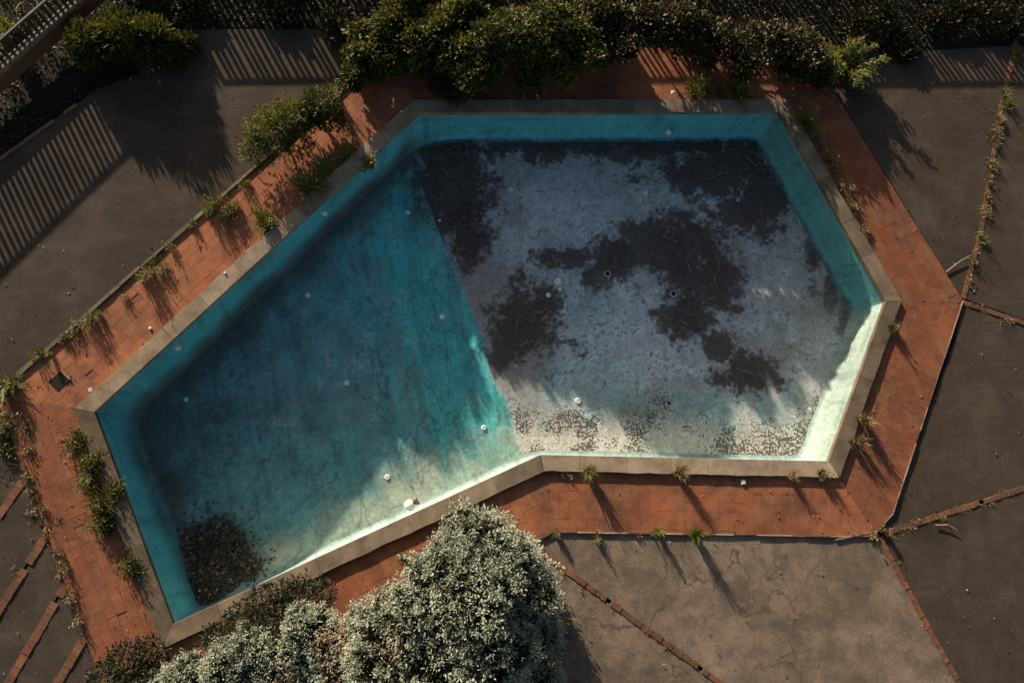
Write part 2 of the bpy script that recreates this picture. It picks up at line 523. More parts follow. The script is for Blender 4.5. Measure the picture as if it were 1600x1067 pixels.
brick_strip((832, 852), (1270, 1172))
brick_strip((1376, 842), (1560, 1180))
brick_strip((1380, 834), (1700, 731))
brick_strip((1506, 472), (1700, 538))
brick_strip((1505, 466), (1534, 360)); brick_strip((1534, 360), (1564, 170)); brick_strip((1564, 170), (1594, 40))
for a, b in LST:
    brick_strip(a, lerp2(a, b, 1.6), 0.13)
def kerb_line(name, pa, pb, z, w, mat, lo=0.25, hi=0.5, gap=0.12):
    a, b = G(*pa, z)[:2], G(*pb, z)[:2]
    L = np.linalg.norm(b-a); d_ = (b-a)/L; s_ = 0.0; q_ = MB()
    while s_ < L:
        l_ = random.uniform(lo, hi)
        if random.random() > gap:
            c_ = a+d_*(s_+l_/2)
            q_.box((c_[0], c_[1], z-0.04+random.uniform(-0.004, 0.004)), l_-0.008, w*random.uniform(0.8, 1.15), 0.08, math.atan2(d_[1], d_[0])+random.uniform(-.015, .015), random.random())
        s_ += l_
    return tag(q_.build(name, mat, paving), kind='stuff')
kerb_line('bed_kerb', (-200, 390), (0, 248), 0.05, 0.07, M['mortar'], gap=0.35); kerb_line('bed_kerb', (0, 248), (152, 140), 0.05, 0.07, M['mortar'], 0.12, 0.3, 0.35)
# thin pale edging along the lower and right rim of the tiles
for i_ in (2, 3, 4, 5, 6):
    kerb_line('tile_edging', DECK_PX[i_], DECK_PX[i_+1], 0.003, 0.022, M['coping'], 0.2, 0.5, 0.1)
# narrow kerb of pale mortar along the upper terrace edge
mb = MB()
ta, tb = G(27, 590, 0.03)[:2], G(548, 132, 0.03)[:2]
d = (tb-ta)/np.linalg.norm(tb-ta); nn_ = np.array((-d[1], d[0])); s = 0.0
while s < np.linalg.norm(tb-ta):
    l = random.uniform(0.35, 0.75)
    c = ta+d*(s+l/2)+nn_*random.uniform(0.025, 0.045)
    mb.box((c[0], c[1], -0.01), l-0.012, 0.055+random.uniform(-0.025, 0.03), 0.09+random.uniform(-0.006, 0.006), math.atan2(d[1], d[0]), random.random())
    s += l
link('terrace_kerb', mesh('terrace_kerb', mb.v, mb.f, {'rnd': [0.3*r_ for r_ in mb.r]}), M['coping'], paving)

# ------------------------------------------------------------------ tiled deck
deck = tag(empty('tiled_deck'), kind='structure')
link('mortar_bed', ring_mesh('mortar_bed', offset_poly(COP_OUT, -0.06), DECK, -0.007), M['mortar'], deck)
mb = MB()
n = len(DECK)
mb.v = [(p[0], p[1], -0.007) for p in DECK]+[(p[0], p[1], -0.15) for p in DECK]; mb.r = [0.5]*len(mb.v)
mb.f = [(i, (i+1) % n, n+(i+1) % n, n+i) for i in range(n)]
mb.build('deck_edge', M['mortar'], deck)
T = 0.157
JOINT = 0.0022
cc = RIM.mean(0)
tiles = []      # (polygon, full?, centre, rot)
# which deck outline edges bound each of the seven sides
deck_halfplanes = []
for i in range(len(DECK)):
    a, b = DECK[i], DECK[(i+1) % len(DECK)]
    e = b-a; nrm = np.array((e[1], -e[0]))/np.linalg.norm(e)     # outline runs clockwise in y-up world: inside is on the right
    if np.dot(RIM.mean(0)-a, nrm) < 0: nrm = -nrm
    deck_halfplanes.append((a, nrm))
COPT = COP_OUT
NS = len(RIM)
side_dirs = []
for i in range(NS):
    a, b = COPT[i], COPT[(i+1) % NS]
    e = (b-a)/np.linalg.norm(b-a)
    no = np.array((e[1], -e[0]))
    if np.dot(no, cc-a) > 0: no = -no
    # miter directions at both ends
    side_dirs.append((a, b, e, no))
def miter(i):
    d0, d1 = side_dirs[i-1][3], side_dirs[i][3]
    m = d0+d1
    return m/np.linalg.norm(m)
# the outline is concave at the corner near the tree: keep each side's own bounding edges only
def side_of(p):
    best, bi = 1e9, 0
    for i, (a, b, e, no) in enumerate(side_dirs):
        t = np.clip(np.dot(p-a, e), 0, np.linalg.norm(b-a))
        d_ = np.linalg.norm(p-(a+e*t))
        if d_ < best: best, bi = d_, i
    return bi
edges_for = {i: [] for i in range(NS)}
for k in range(len(DECK)):
    a, b = DECK[k], DECK[(k+1) % len(DECK)]
    for t in (0.1, 0.5, 0.9):
        s_ = side_of(a+(b-a)*t)
        if k not in edges_for[s_]: edges_for[s_].append(k)
for i in range(NS):
    a, b, e, no = side_dirs[i]
    L = np.linalg.norm(b-a)
    m0, m1 = miter(i), miter((i+1) % NS)
    n0 = np.array((m0[1], -m0[0]));  n0 = n0 if np.dot(n0, e) > 0 else -n0
    n1 = np.array((m1[1], -m1[0]));  n1 = n1 if np.dot(n1, -e) > 0 else -n1
    rows = 9
    for r in range(rows):
        for k in range(int(-14), int(L/T)+15):
            o = a + e*(k*T) + no*(r*T+0.012)
            q = [o, o+e*T, o+e*T+no*T, o+no*T]
            c = o+e*T/2+no*T/2
            full = True
            poly = q
            cons = [(a, n0), (b, n1)] + [deck_halfplanes[j] for j in edges_for[i]]
            for p_, nn in cons:
                dd = [np.dot(v-p_, nn) for v in poly]
                if min(dd) < 0:
                    full = False
                    poly = clip_half(poly, p_, nn)
                    if len(poly) < 3: break
            if len(poly) < 3: continue
            pa = np.array(poly)
            ar = 0.5*abs(np.dot(pa[:, 0], np.roll(pa[:, 1], -1))-np.dot(pa[:, 1], np.roll(pa[:, 0], -1)))
            if ar < 0.1*T*T: continue
            tiles.append((poly, full, c, math.atan2(e[1], e[0]), i))
def ccw(poly):
    pa = np.array(poly)
    s_ = np.dot(pa[:, 0], np.roll(pa[:, 1], -1))-np.dot(pa[:, 1], np.roll(pa[:, 0], -1))
    return pa if s_ > 0 else pa[::-1]
# the full tiles on the open stretch beside the lower coping show best: those are single pieces
cand = []
for idx, (poly, full, c, rot, sd) in enumerate(tiles):
    p = PX([(c[0], c[1], 0)])[0]
    if full and 0 < p[0] < 1600 and 0 < p[1] < 1067:
        # the lower-right stretch first, it is the sharpest and brightest
        cand.append((0 if (p[1] > 735 and p[0] > 700) else 1, abs(p[0]-1080)+abs(p[1]-790), idx))
cand.sort()
single = {c[2] for c in cand[:300]}
tile_meshes = []
for v in range(14):
    q = MB(); h = (T-JOINT)/2
    q.prism([(-h, -h), (h, -h), (h, h), (-h, h)], -0.02, 0.0, v/13.0, 0.0012)
    me = mesh('tile', q.v, q.f, {'rnd': q.r}); me.materials.append(M['tile'])
    tile_meshes.append(me)
# how worn and sandy the tiles of each side are: top, right, lower right, bottom, sloping, left, long
TONE = [0.40, 0.16, 0.16, 0.5, 0.5, 0.30, 0.74]
mb = MB()
for idx, (poly, full, c, rot, sd) in enumerate(tiles):
    dz = random.gauss(0, 0.0008)
    wear = TONE[sd] + 0.35*(float(fbm(np.array([c[0]*0.8]), np.array([c[1]*0.8]), 201, 4)[0])-0.5) + random.gauss(0, 0.07)
    wear = min(1.0, max(0.0, wear))
    if idx in single:
        o = bpy.data.objects.new('tile', tile_meshes[int(round(wear*13))])
        COL.objects.link(o); o.parent = deck
        o.location = (c[0], c[1], dz)
        o.rotation_euler = (random.gauss(0, 0.004), random.gauss(0, 0.004), rot+random.gauss(0, 0.005))
    else:
        if random.random() < 0.006: continue
        pa = ccw(poly); ctr = pa.mean(0)
        pa = ctr+(pa-ctr)*(1-JOINT/T)
        mb.prism(pa, -0.02, dz, wear, 0.0012)
tag(mb.build('tile_field', M['tile'], deck), kind='stuff')
print('tiles', len(tiles))

# ------------------------------------------------------------------ the pool
pool = tag(empty('swimming_pool', (float(cc[0]), float(cc[1]), 0)), 'empty abandoned swimming pool with faded teal walls and dirty floor', 'swimming pool')
# coping slabs
for i in range(NS):
    a, b = RIM[i], RIM[(i+1) % NS]
    ao, bo = COP_OUT[i], COP_OUT[(i+1) % NS]
    e = (b-a)/np.linalg.norm(b-a); no = side_dirs[i][3]
    L = np.linalg.norm(b-a)
    k = max(1, int(round(L/0.78)))
    cuts = np.cumsum([0]+[random.uniform(0.85, 1.15) for _ in range(k)]); cuts = cuts/cuts[-1]*L
    for j in range(k):
        s0, s1 = cuts[j]+0.0015, cuts[j+1]-0.0015
        over = -0.02
        p0, p1 = a+e*s0+no*over, a+e*s1+no*over
        q0, q1 = a+e*s0+no*COPW, a+e*s1+no*COPW
        if j == 0: p0, q0 = a+no*over+e*0.003, ao+e*0.003
        if j == k-1: p1, q1 = b+no*over-e*0.003, bo-e*0.003
        mb = MB()
        ch = lambda p_: p_+np.array((random.gauss(0, 0.004), random.gauss(0, 0.004)))
        p0, p1, q0, q1 = p0, p1, ch(q0), ch(q1)
        qm = [q1+(q0-q1)*t_+no*random.gauss(0, 0.006) for t_ in (0.25, 0.5, 0.75)]
        mb.prism(ccw([p0, p1, q1]+qm+[q0]), -0.03, COPZ+random.gauss(0, 0.0012), min(1, max(0, [0.34, 0.16, 0.1, 0.66, 0.34, 0.0, 0.46][i]+random.gauss(0, 0.07))), 0.006)
        mb.build('coping_slab', M['coping'], pool)

# depth of the floor
BRK = np.array([G(652, 262, -0.9)[:2], G(822, 716, -0.9)[:2]])
be = (BRK[1]-BRK[0])/np.linalg.norm(BRK[1]-BRK[0])
bn = np.array((be[1], -be[0]))
if np.dot(RIM[6]-BRK[0], bn) < 0: bn = -bn                       # towards the deep end
def depth(P):
    d_ = (np.asarray(P)[:, :2]-BRK[0]) @ bn
    return 0.90 + 0.045*np.clip(d_, 0, 6.0) - 0.0*d_
# walls: lofted from the sharp rim to a floor outline with rounded corners
STEP = 0.05
ring, side_id = [], []
for i in range(NS):
    a, b = RIM[i], RIM[(i+1) % NS]
    k = int(np.linalg.norm(b-a)/STEP)
    for j in range(k):
        ring.append(a+(b-a)*j/k); side_id.append(i)
ring = np.array(ring); side_id = np.array(side_id); NR = len(ring)
def smooth_ring(P, sig):
    k = int(sig*3/STEP); w = np.exp(-0.5*(np.arange(-k, k+1)*STEP/sig)**2); w /= w.sum()
    out = np.zeros_like(P)
    for q, ww in zip(range(-k, k+1), w): out += ww*np.roll(P, q, axis=0)
    return out
sm1, sm2 = smooth_ring(ring, 0.16), smooth_ring(ring, 0.42)
dP0 = np.linalg.norm(ring-RIM[0], axis=1); dP6 = np.linalg.norm(ring-RIM[6], axis=1); dP5 = np.linalg.norm(ring-RIM[5], axis=1)
wP = np.maximum(np.exp(-(dP0/1.6)**2), 0.7*np.exp(-(dP6/1.4)**2))[:, None]
foot = sm1*(1-wP)+sm2*wP
tang = np.roll(foot, -1, 0)-np.roll(foot, 1, 0); tang /= np.linalg.norm(tang, axis=1, keepdims=True)
inn = np.stack((-tang[:, 1], tang[:, 0]), 1)
flip = np.sign(((cc-foot)*inn).sum(1)); inn *= np.median(flip)
dep = depth(foot)
arc = np.arange(NR)*STEP
levels = [(0.0, 0.0, 0.0), (0.03, 0.0, 0.0), (0.12, 0, 0), (0.25, 0, 0), (0.4, 0, 0), (0.55, 0, 0), (0.68, 0, 0), (0.78, 0, 0), (0.86, 0.006, 0), (0.92, 0.02, 0), (0.965, 0.05, 0), (0.99, 0.09, 0), (1.0, 0.14, 0)]
VV, CC_, col_attr = [], [], []
TEAL = np.array((0.085, 0.39, 0.48)); MINT = np.array((0.27, 0.36, 0.335)); PALE = np.array((0.13, 0.34, 0.335)); SLUDGE = np.array((0.055, 0.075, 0.08))
fade = np.array([0.0, 0.0, 0.0, 1.0, 0.85, 0.85, 0.0])[side_id]
pale = np.array([0.12, 0.0, 0.75, 0.0, 0.0, 0.0, 0.0])
pale = np.array([0.0, 0.75, 0.0, 0.0, 0.0, 0.0, 0.0])[side_id]
fade = smooth_ring(fade[:, None], 0.12)[:, 0]; pale = smooth_ring(pale[:, None], 0.12)[:, 0]
# sides: 0 top, 1 right, 2 lower right, 3 bottom, 4 lower left slope, 5 left, 6 long upper left
fade = np.array([0.0, 0.0, 1.0, 0.9, 0.9, 0.0, 0.0])[side_id]; fade = smooth_ring(fade[:, None], 0.1)[:, 0]
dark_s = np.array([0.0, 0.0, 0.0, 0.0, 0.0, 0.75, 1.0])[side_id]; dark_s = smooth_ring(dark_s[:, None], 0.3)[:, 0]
for t, inw, _ in levels:
    tt = min(1.0, t*1.25)**1.5
    p = ring*(1-tt)+foot*tt
    wr = (fbm(arc*2.2+t*3.0, np.full(NR, t*2.0), 5, 3)-0.5)*0.035*math.sin(math.pi*min(1, t))
    p = p + inn*(inw+wr)[:, None]
    z = (COPZ-0.05)*(1-t) - dep*t
    VV.append(np.column_stack((p, z)))
    c = TEAL*(1-pale[:, None]) + PALE*pale[:, None]
    c = c*(1-fade[:, None]) + MINT*fade[:, None]
    st = fbm(arc*3.0, np.full(NR, t*1.2), 11, 4)
    c = c*(0.75+0.5*st)[:, None]
    run = sstep(0.6, 0.78, fbm(arc*6.0+t*0.8, np.full(NR, t*0.7), 23, 3))*0.35
    c = c*(1-run[:, None]) + np.array((0.03, 0.06, 0.06))*run[:, None]
    scum = math.exp(-((t-0.2)/0.09)**2)*(0.15+0.5*sstep(0.4, 0.6, fbm(arc*1.1, np.full(NR, 1.0), 37, 4)))
    c = c*(1-scum[:, None]) + np.array((0.10, 0.15, 0.13))*scum[:, None]
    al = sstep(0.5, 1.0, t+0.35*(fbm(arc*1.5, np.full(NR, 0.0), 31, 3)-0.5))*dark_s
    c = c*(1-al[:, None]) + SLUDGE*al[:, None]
    foot_d = sstep(0.95, 1.02, t+0.1*(st-0.5))*(1-fade)*0.8
    c = c*(1-foot_d[:, None]) + SLUDGE*foot_d[:, None]
    if t < 0.02: c = c*0.25+np.array((0.01, 0.012, 0.012))
    col_attr.append(c)
WV, WC = np.array(VV), np.array(col_attr)                         # (levels, NR, 3)
NL = len(levels)
for i in range(NS):
    ids = np.where(side_id == i)[0]
    ids = np.append(ids, (ids[-1]+1) % NR)
    V = WV[:, ids].reshape(-1, 3); C_ = WC[:, ids].reshape(-1, 3)
    k = len(ids)
    Fc = np.array([(l*k+j, l*k+j+1, (l+1)*k+j+1, (l+1)*k+j) for l in range(NL-1) for j in range(k-1)])[:, ::-1]
    link('pool_wall', mesh('pool_wall', V, Fc, colors={'col': C_}), M['liner'], pool, smooth=True)

# floor: a fine grid whose stains have their own places
FS = 0.02
lo, hi = RIM.min(0)-0.05, RIM.max(0)+0.05
gx, gy = np.arange(lo[0], hi[0], FS), np.arange(lo[1], hi[1], FS)
XX, YY = np.meshgrid(gx, gy)
P2 = np.column_stack((XX.ravel(), YY.ravel()))
def inside(P, poly):
    x, y = P[:, 0], P[:, 1]; r = np.zeros(len(P), bool); n = len(poly)
    for i in range(n):
        x0, y0 = poly[i]; x1, y1 = poly[(i+1) % n]
        if y0 == y1: continue
        cnd = ((y0 > y) != (y1 > y)) & (x < (x1-x0)*(y-y0)/(y1-y0)+x0)
        r ^= cnd
    return r
inn_mask = inside(P2, offset_poly(RIM, 0.03))
dz = depth(P2)
x, y = P2[:, 0], P2[:, 1]
wrk = fbm(x*2.6, y*2.6, 71, 5)
deep_side = (P2-BRK[0]) @ bn                                       # > 0 in the deep half
streak_u = (P2 @ np.array((0.97, 0.22))); streak_v = (P2 @ np.array((-0.22, 0.97)))
st1 = fbm(streak_u*4.5, streak_v*0.5, 81, 5)
fz = -dz + 0.012*(wrk-0.5) + np.where(deep_side > 0, 0.02*(st1-0.5), 0)
pp = PX(np.column_stack((P2, -dz)))
u, v = pp[:, 0], pp[:, 1]
wob = (fbm(x*1.7, y*1.7, 41, 6)-0.5); wob2 = (fbm(x*5, y*5, 47, 5)-0.5); wob3 = (fbm(x*16, y*16, 53, 4)-0.5)
def patch(cx, cy, rx, ry, soft=0.35, w=1.0, ang=0.0, rag=1.0):
    """a stain with a ragged edge centred on a spot of the floor"""
    du, dv = u-cx, v-cy
    ca, sa = math.cos(ang), math.sin(ang)
    q = np.sqrt(((du*ca+dv*sa)/rx)**2+((-du*sa+dv*ca)/ry)**2)
    q = q + wob*1.4 + (wob2*1.5 + wob3*1.3)*rag
    return w*sstep(1.0+soft, 1.0-soft, q)
# shallow half
SH = np.array((0.355, 0.385, 0.405))
shal = SH*np.ones((len(P2), 1))
m1 = fbm(x*0.9, y*0.9, 91, 5); m2 = fbm(x*3.5, y*3.5, 95, 6); m3 = fbm(x*13, y*13, 99, 4)
lightp = np.clip(patch(955, 520, 120, 85, 0.6, 0.9)+patch(860, 320, 75, 70, 0.7, 0.35)+patch(1050, 560, 150, 90, 0.7, 0.55)+patch(1245, 470, 70, 110, 0.7, 0.3)+patch(900, 380, 100, 60, 0.7, 0.3), 0, 1)
shal = shal*(1-lightp[:, None]) + np.array((0.50, 0.55, 0.58))*lightp[:, None]
tealp = np.clip(patch(1060, 650, 150, 45, 0.6, 0.6)+patch(900, 600, 60, 70, 0.6, 0.4)+patch(920, 480, 45, 35, 0.5, 0.5), 0, 1)
shal = shal*(1-tealp[:, None]) + np.array((0.24, 0.46, 0.48))*tealp[:, None]
shal = shal*(0.62+0.75*m2)[:, None]*(0.8+0.4*fbm(x*6, y*6, 211, 4))[:, None]
speck = np.maximum(sstep(0.62, 0.72, m3)*sstep(0.35, 0.6, m2), 0.8*sstep(0.60, 0.68, fbm(x*24, y*24, 103, 3))*sstep(0.4, 0.65, m1))
shal = shal*(1-0.5*speck[:, None])
brown = sstep(0.42, 0.7, m1)*0.55
shal = shal*(1-brown[:, None]) + np.array((0.27, 0.235, 0.225))*brown[:, None]
DIRT = np.array((0.066, 0.054, 0.050))
dirt = np.zeros(len(P2))
for a in [(705, 290, 72, 95), (735, 370, 40, 55), (920, 222, 330, 30, 0.3), (1120, 262, 120, 45), (1190, 300, 55, 60), (1150, 335, 45, 30),
          (822, 505, 62, 62), (795, 545, 35, 35), (962, 402, 40, 34), (1062, 385, 70, 52), (1092, 440, 70, 50), (1075, 495, 42, 45), (1122, 540, 24, 28),
          (1160, 590, 48, 32), (885, 405, 55, 17), (1005, 362, 45, 20), (935, 425, 30, 30), (1328, 495, 18, 45, 0.5, 0.75), (1272, 385, 20, 55, 0.5, 0.75), (1300, 440, 12, 50, 0.5, 0.7)]:
    dirt = np.maximum(dirt, (a[5] if len(a) > 5 else 1.0)*patch(a[0], a[1], a[2]*1.06, a[3]*1.06, 0.5, rag=0.75))
dirt_attr = np.clip(dirt*(0.75+0.5*fbm(x*2.5, y*2.5, 219, 4)), 0, 1)*(deep_side < 0.05)
band = sstep(75, 10, np.abs(deep_side*88+35))*(deep_side < 0)*0.5*sstep(0.35, 0.6, m2+0.1)
shal = shal*(1-band[:, None]) + np.array((0.22, 0.215, 0.2))*band[:, None]
# flaking white paint with black flecks along the lower edge
low = sstep(628, 700, v+60*wob2)*(v > 560)
fl = low*0.9
shal = shal*(1-fl[:, None]) + (np.array((0.60, 0.565, 0.51))*(0.65+0.7*m2)[:, None])*fl[:, None]
edge_r = sstep(60, 0, np.abs(u-(1383-(v-500)*0.44))-15)*sstep(540, 600, v)
fleck = np.clip(sstep(600, 706, v+90*wob+40*wob2)*(0.35+0.9*m2)*(0.35+0.85*sstep(0.4, 0.6, fbm(x*1.0+7, y*1.0, 331, 3))) + 0.9*edge_r*(0.4+m2) + 0.28*sstep(0.45, 0.65, m2) + 0.3*lightp*m2, 0, 1)*(deep_side < 0)
# deep half
DT = np.array((0.115, 0.285, 0.31))
deepc = DT*np.ones((len(P2), 1))
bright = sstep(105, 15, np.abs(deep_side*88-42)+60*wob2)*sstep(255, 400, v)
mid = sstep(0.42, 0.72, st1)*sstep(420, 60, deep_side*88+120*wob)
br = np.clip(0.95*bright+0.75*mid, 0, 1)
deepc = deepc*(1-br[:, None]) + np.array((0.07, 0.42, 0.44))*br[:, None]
hz = sstep(0.55, 0.75, fbm(x*1.3+1.2*y, y*2.1-0.8*x, 121, 5))*0.55
deepc = deepc*(1-hz[:, None]) + np.array((0.16, 0.31, 0.335))*hz[:, None]
for a in [(470, 625, 14, 22), (512, 560, 10, 24), (575, 530, 9, 16), (440, 660, 30, 8), (545, 570, 30, 12), (505, 600, 28, 8)]:
    q = patch(*a, soft=0.6, w=0.5)
    deepc = deepc*(1-q[:, None]) + np.array((0.30, 0.46, 0.52))*q[:, None]
gr = sstep(0.5, 0.68, fbm(x*0.8+5, y*0.8, 131, 6))*0.42
deepc = deepc*(1-gr[:, None]) + np.array((0.11, 0.17, 0.178))*gr[:, None]
dl = sstep(0.56, 0.62, fbm(streak_u*7, streak_v*0.9, 137, 4))*0.28
deepc = deepc*(1-dl[:, None]) + np.array((0.045, 0.11, 0.13))*dl[:, None]
# silt along the foot of the long wall, the left corner and the left wall
def seg_dist(P, a, b):
    e = b-a; t = np.clip(((P-a) @ e)/np.dot(e, e), 0, 1)
    return np.linalg.norm(P-(a+t[:, None]*e), axis=1)
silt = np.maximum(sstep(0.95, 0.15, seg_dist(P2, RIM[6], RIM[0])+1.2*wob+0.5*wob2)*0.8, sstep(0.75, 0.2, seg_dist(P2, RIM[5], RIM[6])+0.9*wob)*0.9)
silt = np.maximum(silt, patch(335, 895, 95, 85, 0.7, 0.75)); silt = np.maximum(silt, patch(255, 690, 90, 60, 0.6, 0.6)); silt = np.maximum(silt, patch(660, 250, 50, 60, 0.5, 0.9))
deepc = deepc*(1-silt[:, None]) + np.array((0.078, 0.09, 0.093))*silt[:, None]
sand_sun = sstep(1.05, 0.15, seg_dist(P2, RIM[4], RIM[5])+1.1*wob+0.3*wob2)*sstep(330, 430, u)*0.5  # sand deposit, with the warm sunlit cream of this edge put into its colour
deepc = deepc*(1-sand_sun[:, None]) + np.array((0.50, 0.46, 0.32))*sand_sun[:, None]*(0.7+0.6*m2)[:, None]
wl = sstep(0.66, 0.7, fbm(P2 @ np.array((1.0, 0.9))*1.2, P2 @ np.array((-0.7, 0.75))*11, 141, 3))*sstep(250, 350, deep_side*88)*0.25
deepc = deepc*(1-wl[:, None]) + np.array((0.04, 0.07, 0.08))*wl[:, None]
rid = np.abs(fbm(streak_u*1.5, streak_v*0.45, 311, 4)-0.5); rid2 = np.abs(fbm((x+y)*0.55, (y-x)*1.7, 313, 4)-0.5)
wrl = np.clip(sstep(0.014, 0.002, rid)*0.5+sstep(0.012, 0.002, rid2)*0.4, 0, 0.6)
deepc = deepc*(1-wrl[:, None]) + np.array((0.04, 0.08, 0.09))*wrl[:, None]
mot = fbm(x*2.2, y*2.2, 301, 6); deepc = deepc*(0.62+0.8*mot)[:, None]*(0.85+0.3*fbm(x*8, y*8, 307, 4))[:, None]
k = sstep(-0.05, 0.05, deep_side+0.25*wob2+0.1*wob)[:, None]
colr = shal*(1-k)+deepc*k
grid = np.arange(len(P2)).reshape(XX.shape)
q = np.stack((grid[:-1, :-1], grid[:-1, 1:], grid[1:, 1:], grid[1:, :-1]), -1).reshape(-1, 4)
keep = inn_mask[q].all(1)
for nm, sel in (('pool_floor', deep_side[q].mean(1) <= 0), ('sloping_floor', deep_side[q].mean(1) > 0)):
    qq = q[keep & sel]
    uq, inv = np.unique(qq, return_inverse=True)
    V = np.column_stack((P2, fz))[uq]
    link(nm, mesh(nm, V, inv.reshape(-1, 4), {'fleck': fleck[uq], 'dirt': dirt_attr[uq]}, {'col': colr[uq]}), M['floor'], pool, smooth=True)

def floor_at(px, py):
    P = G(px, py, -0.9)
    for _ in range(4):
        d_ = float(depth(P[None, :2])[0]); P = G(px, py, -d_)
    return P
# round inlet caps on the floor
for i, (px, py, r) in enumerate([(637, 332, 0.045), (481, 461, 0.05), (691, 495, 0.05), (542, 598, 0.05), (291, 624, 0.042), (605, 745, 0.05), (756, 668, 0.05), (687, 345, 0.03),
                                 (798, 296, 0.05), (1009, 302, 0.045), (903, 626, 0.06), (872, 440, 0.075), (875, 452, 0.045), (857, 461, 0.05), (1026, 455, 0.035)]):
    c = floor_at(px, py)
    mb = MB(); mb.lathe((c[0], c[1], c[2]-0.01), [(r, 0), (r, 0.022), (r*0.85, 0.03), (r*0.35, 0.032), (r*0.3, 0.024), (0.001, 0.024)], 16)
    mb.build('floor_inlet', M['white'], pool, smooth=False)
for px, py, r in [(949, 428, 0.075), (1052, 459, 0.08), (1045, 630, 0.055)]:
    c = floor_at(px, py)
    mb = MB(); mb.lathe((c[0], c[1], c[2]-0.01), [(r, 0), (r, 0.025), (r*0.9, 0.032), (r*0.62, 0.032), (r*0.56, 0.02)], 18)
    dr = mb.build('floor_drain', M['steel'], pool)
    mb = MB(); mb.lathe((c[0], c[1], c[2]-0.004), [(r*0.6, 0.0), (r*0.6, 0.016), (0.001, 0.016)], 14)
    mb.build('drain_hole', M['hole'], dr)
# lamps on the walls
def wall_lamp(px, py, z, r, cable=None, side=None):
    c = G(px, py, z)
    i = side
    no = -side_dirs[i][3]
    a = RIM[i]; dist = np.dot(c[:2]-a, no)
    c2 = c[:2]-no*dist
    root = None
    mb = MB()
    ax = np.array((no[0], no[1], 0.0)); tt = np.array((-no[1], no[0], 0)); up = np.array((0, 0, 1.0))
    prof = [(r, -0.02), (r, 0.035), (r*0.85, 0.055), (r*0.5, 0.075), (0.002, 0.082)]
    V, Fc = [], []; seg = 16
    for rr, h in prof:
        for k in range(seg):
            th = 2*math.pi*k/seg
            V.append(np.array((c2[0], c2[1], z))+ax*h+tt*rr*math.cos(th)+up*rr*math.sin(th))
    for l in range(len(prof)-1):
        for k in range(seg):
            Fc.append((l*seg+k, l*seg+(k+1) % seg, (l+1)*seg+(k+1) % seg, (l+1)*seg+k))
    mb.add(V, Fc)
    lamp = mb.build('wall_lamp', M['white'], pool)
    if cable:
        pts = [np.array((c2[0], c2[1], z))+ax*(0.03+0.03*k)+tt*cable*math.sin(k*1.3)*0.06+up*(0.10*k) for k in range(5)]
        m2_ = MB(); m2_.tube(pts, 0.009, 5); m2_.build('cable', M['cable'], lamp)
wall_lamp(507, 333, -0.35, 0.055, None, 6)
wall_lamp(277, 542, -0.30, 0.065, None, 6)
wall_lamp(1044, 206, -0.72, 0.075, 1.0, 0)
# lamp that has come off the lower wall and hangs by its bracket
c = G(640, 789, -0.45)
mb = MB()
prof = [(0.012, 0.09), (0.06, 0.075), (0.09, 0.035), (0.1, -0.01), (0.085, -0.05), (0.03, -0.07)]
mb.lathe(c, prof[::-1], 18)
hl = mb.build('wall_lamp', M['white'], pool, smooth=True)
mb = MB(); mb.tube([c+np.array((0.02, 0.02, 0.0)), c+np.array((0.12, 0.07, 0.02)), c+np.array((0.16, 0.02, 0.04))], [0.045, 0.05, 0.03], 8)
mb.build('lamp_socket', M['rust'], hl)
mb = MB(); mb.tube([c+np.array((0.0, -0.05, 0.02)), c+np.array((0.03, -0.14, 0.08)), c+np.array((0.05, -0.22, 0.16))], 0.012, 6)
mb.build('bracket', M['steel'], hl)
# small fittings on tiles and coping
for px, py, z, s, sq in [(1161, 753, 0.0, 0.085, 1), (893, 747, 0.0, 0.05, 0), (235, 513, 0.0, 0.055, 0), (1051, 145, 0.06, 0.06, 1), (352, 427, 0.06, 0.04, 0)]:
    c = G(px, py, z); mb = MB()
    if sq:
        mb.box((c[0], c[1], z+0.008), s, s, 0.03); mb.box((c[0], c[1], z+0.026), s*0.6, s*0.6, 0.012)
    else:
        mb.lathe((c[0], c[1], z-0.004), [(s*0.5, 0), (s*0.5, 0.02), (s*0.38, 0.028), (0.002, 0.03)], 12)
    mb.build('deck_fitting', M['white'], deck if z == 0 else pool)
c = G(141, 609, 0.06); mb = MB()
mb.lathe((c[0], c[1], 0.058), [(0.032, 0), (0.032, 0.008), (0.028, 0.011), (0.018, 0.011), (0.015, 0.004)], 14)
mb.build('socket_ring', M['white'], pool)
c = G(93, 595, 0.0); mb = MB(); rot = math.atan2(side_dirs[6][2][1], side_dirs[6][2][0])
e6 = side_dirs[6][2]; n6 = side_dirs[6][3]
mb.box((c[0], c[1], -0.002), 0.27, 0.23, 0.018, rot)
hat = mb.build('open_hatch', M['hole'], deck)
mb = MB(); p_ = c[:2]+e6*0.135+n6*0.0
mb.box((p_[0], p_[1], 0.008), 0.025, 0.22, 0.03, rot); mb.build('hatch_rim', M['coping'], hat)

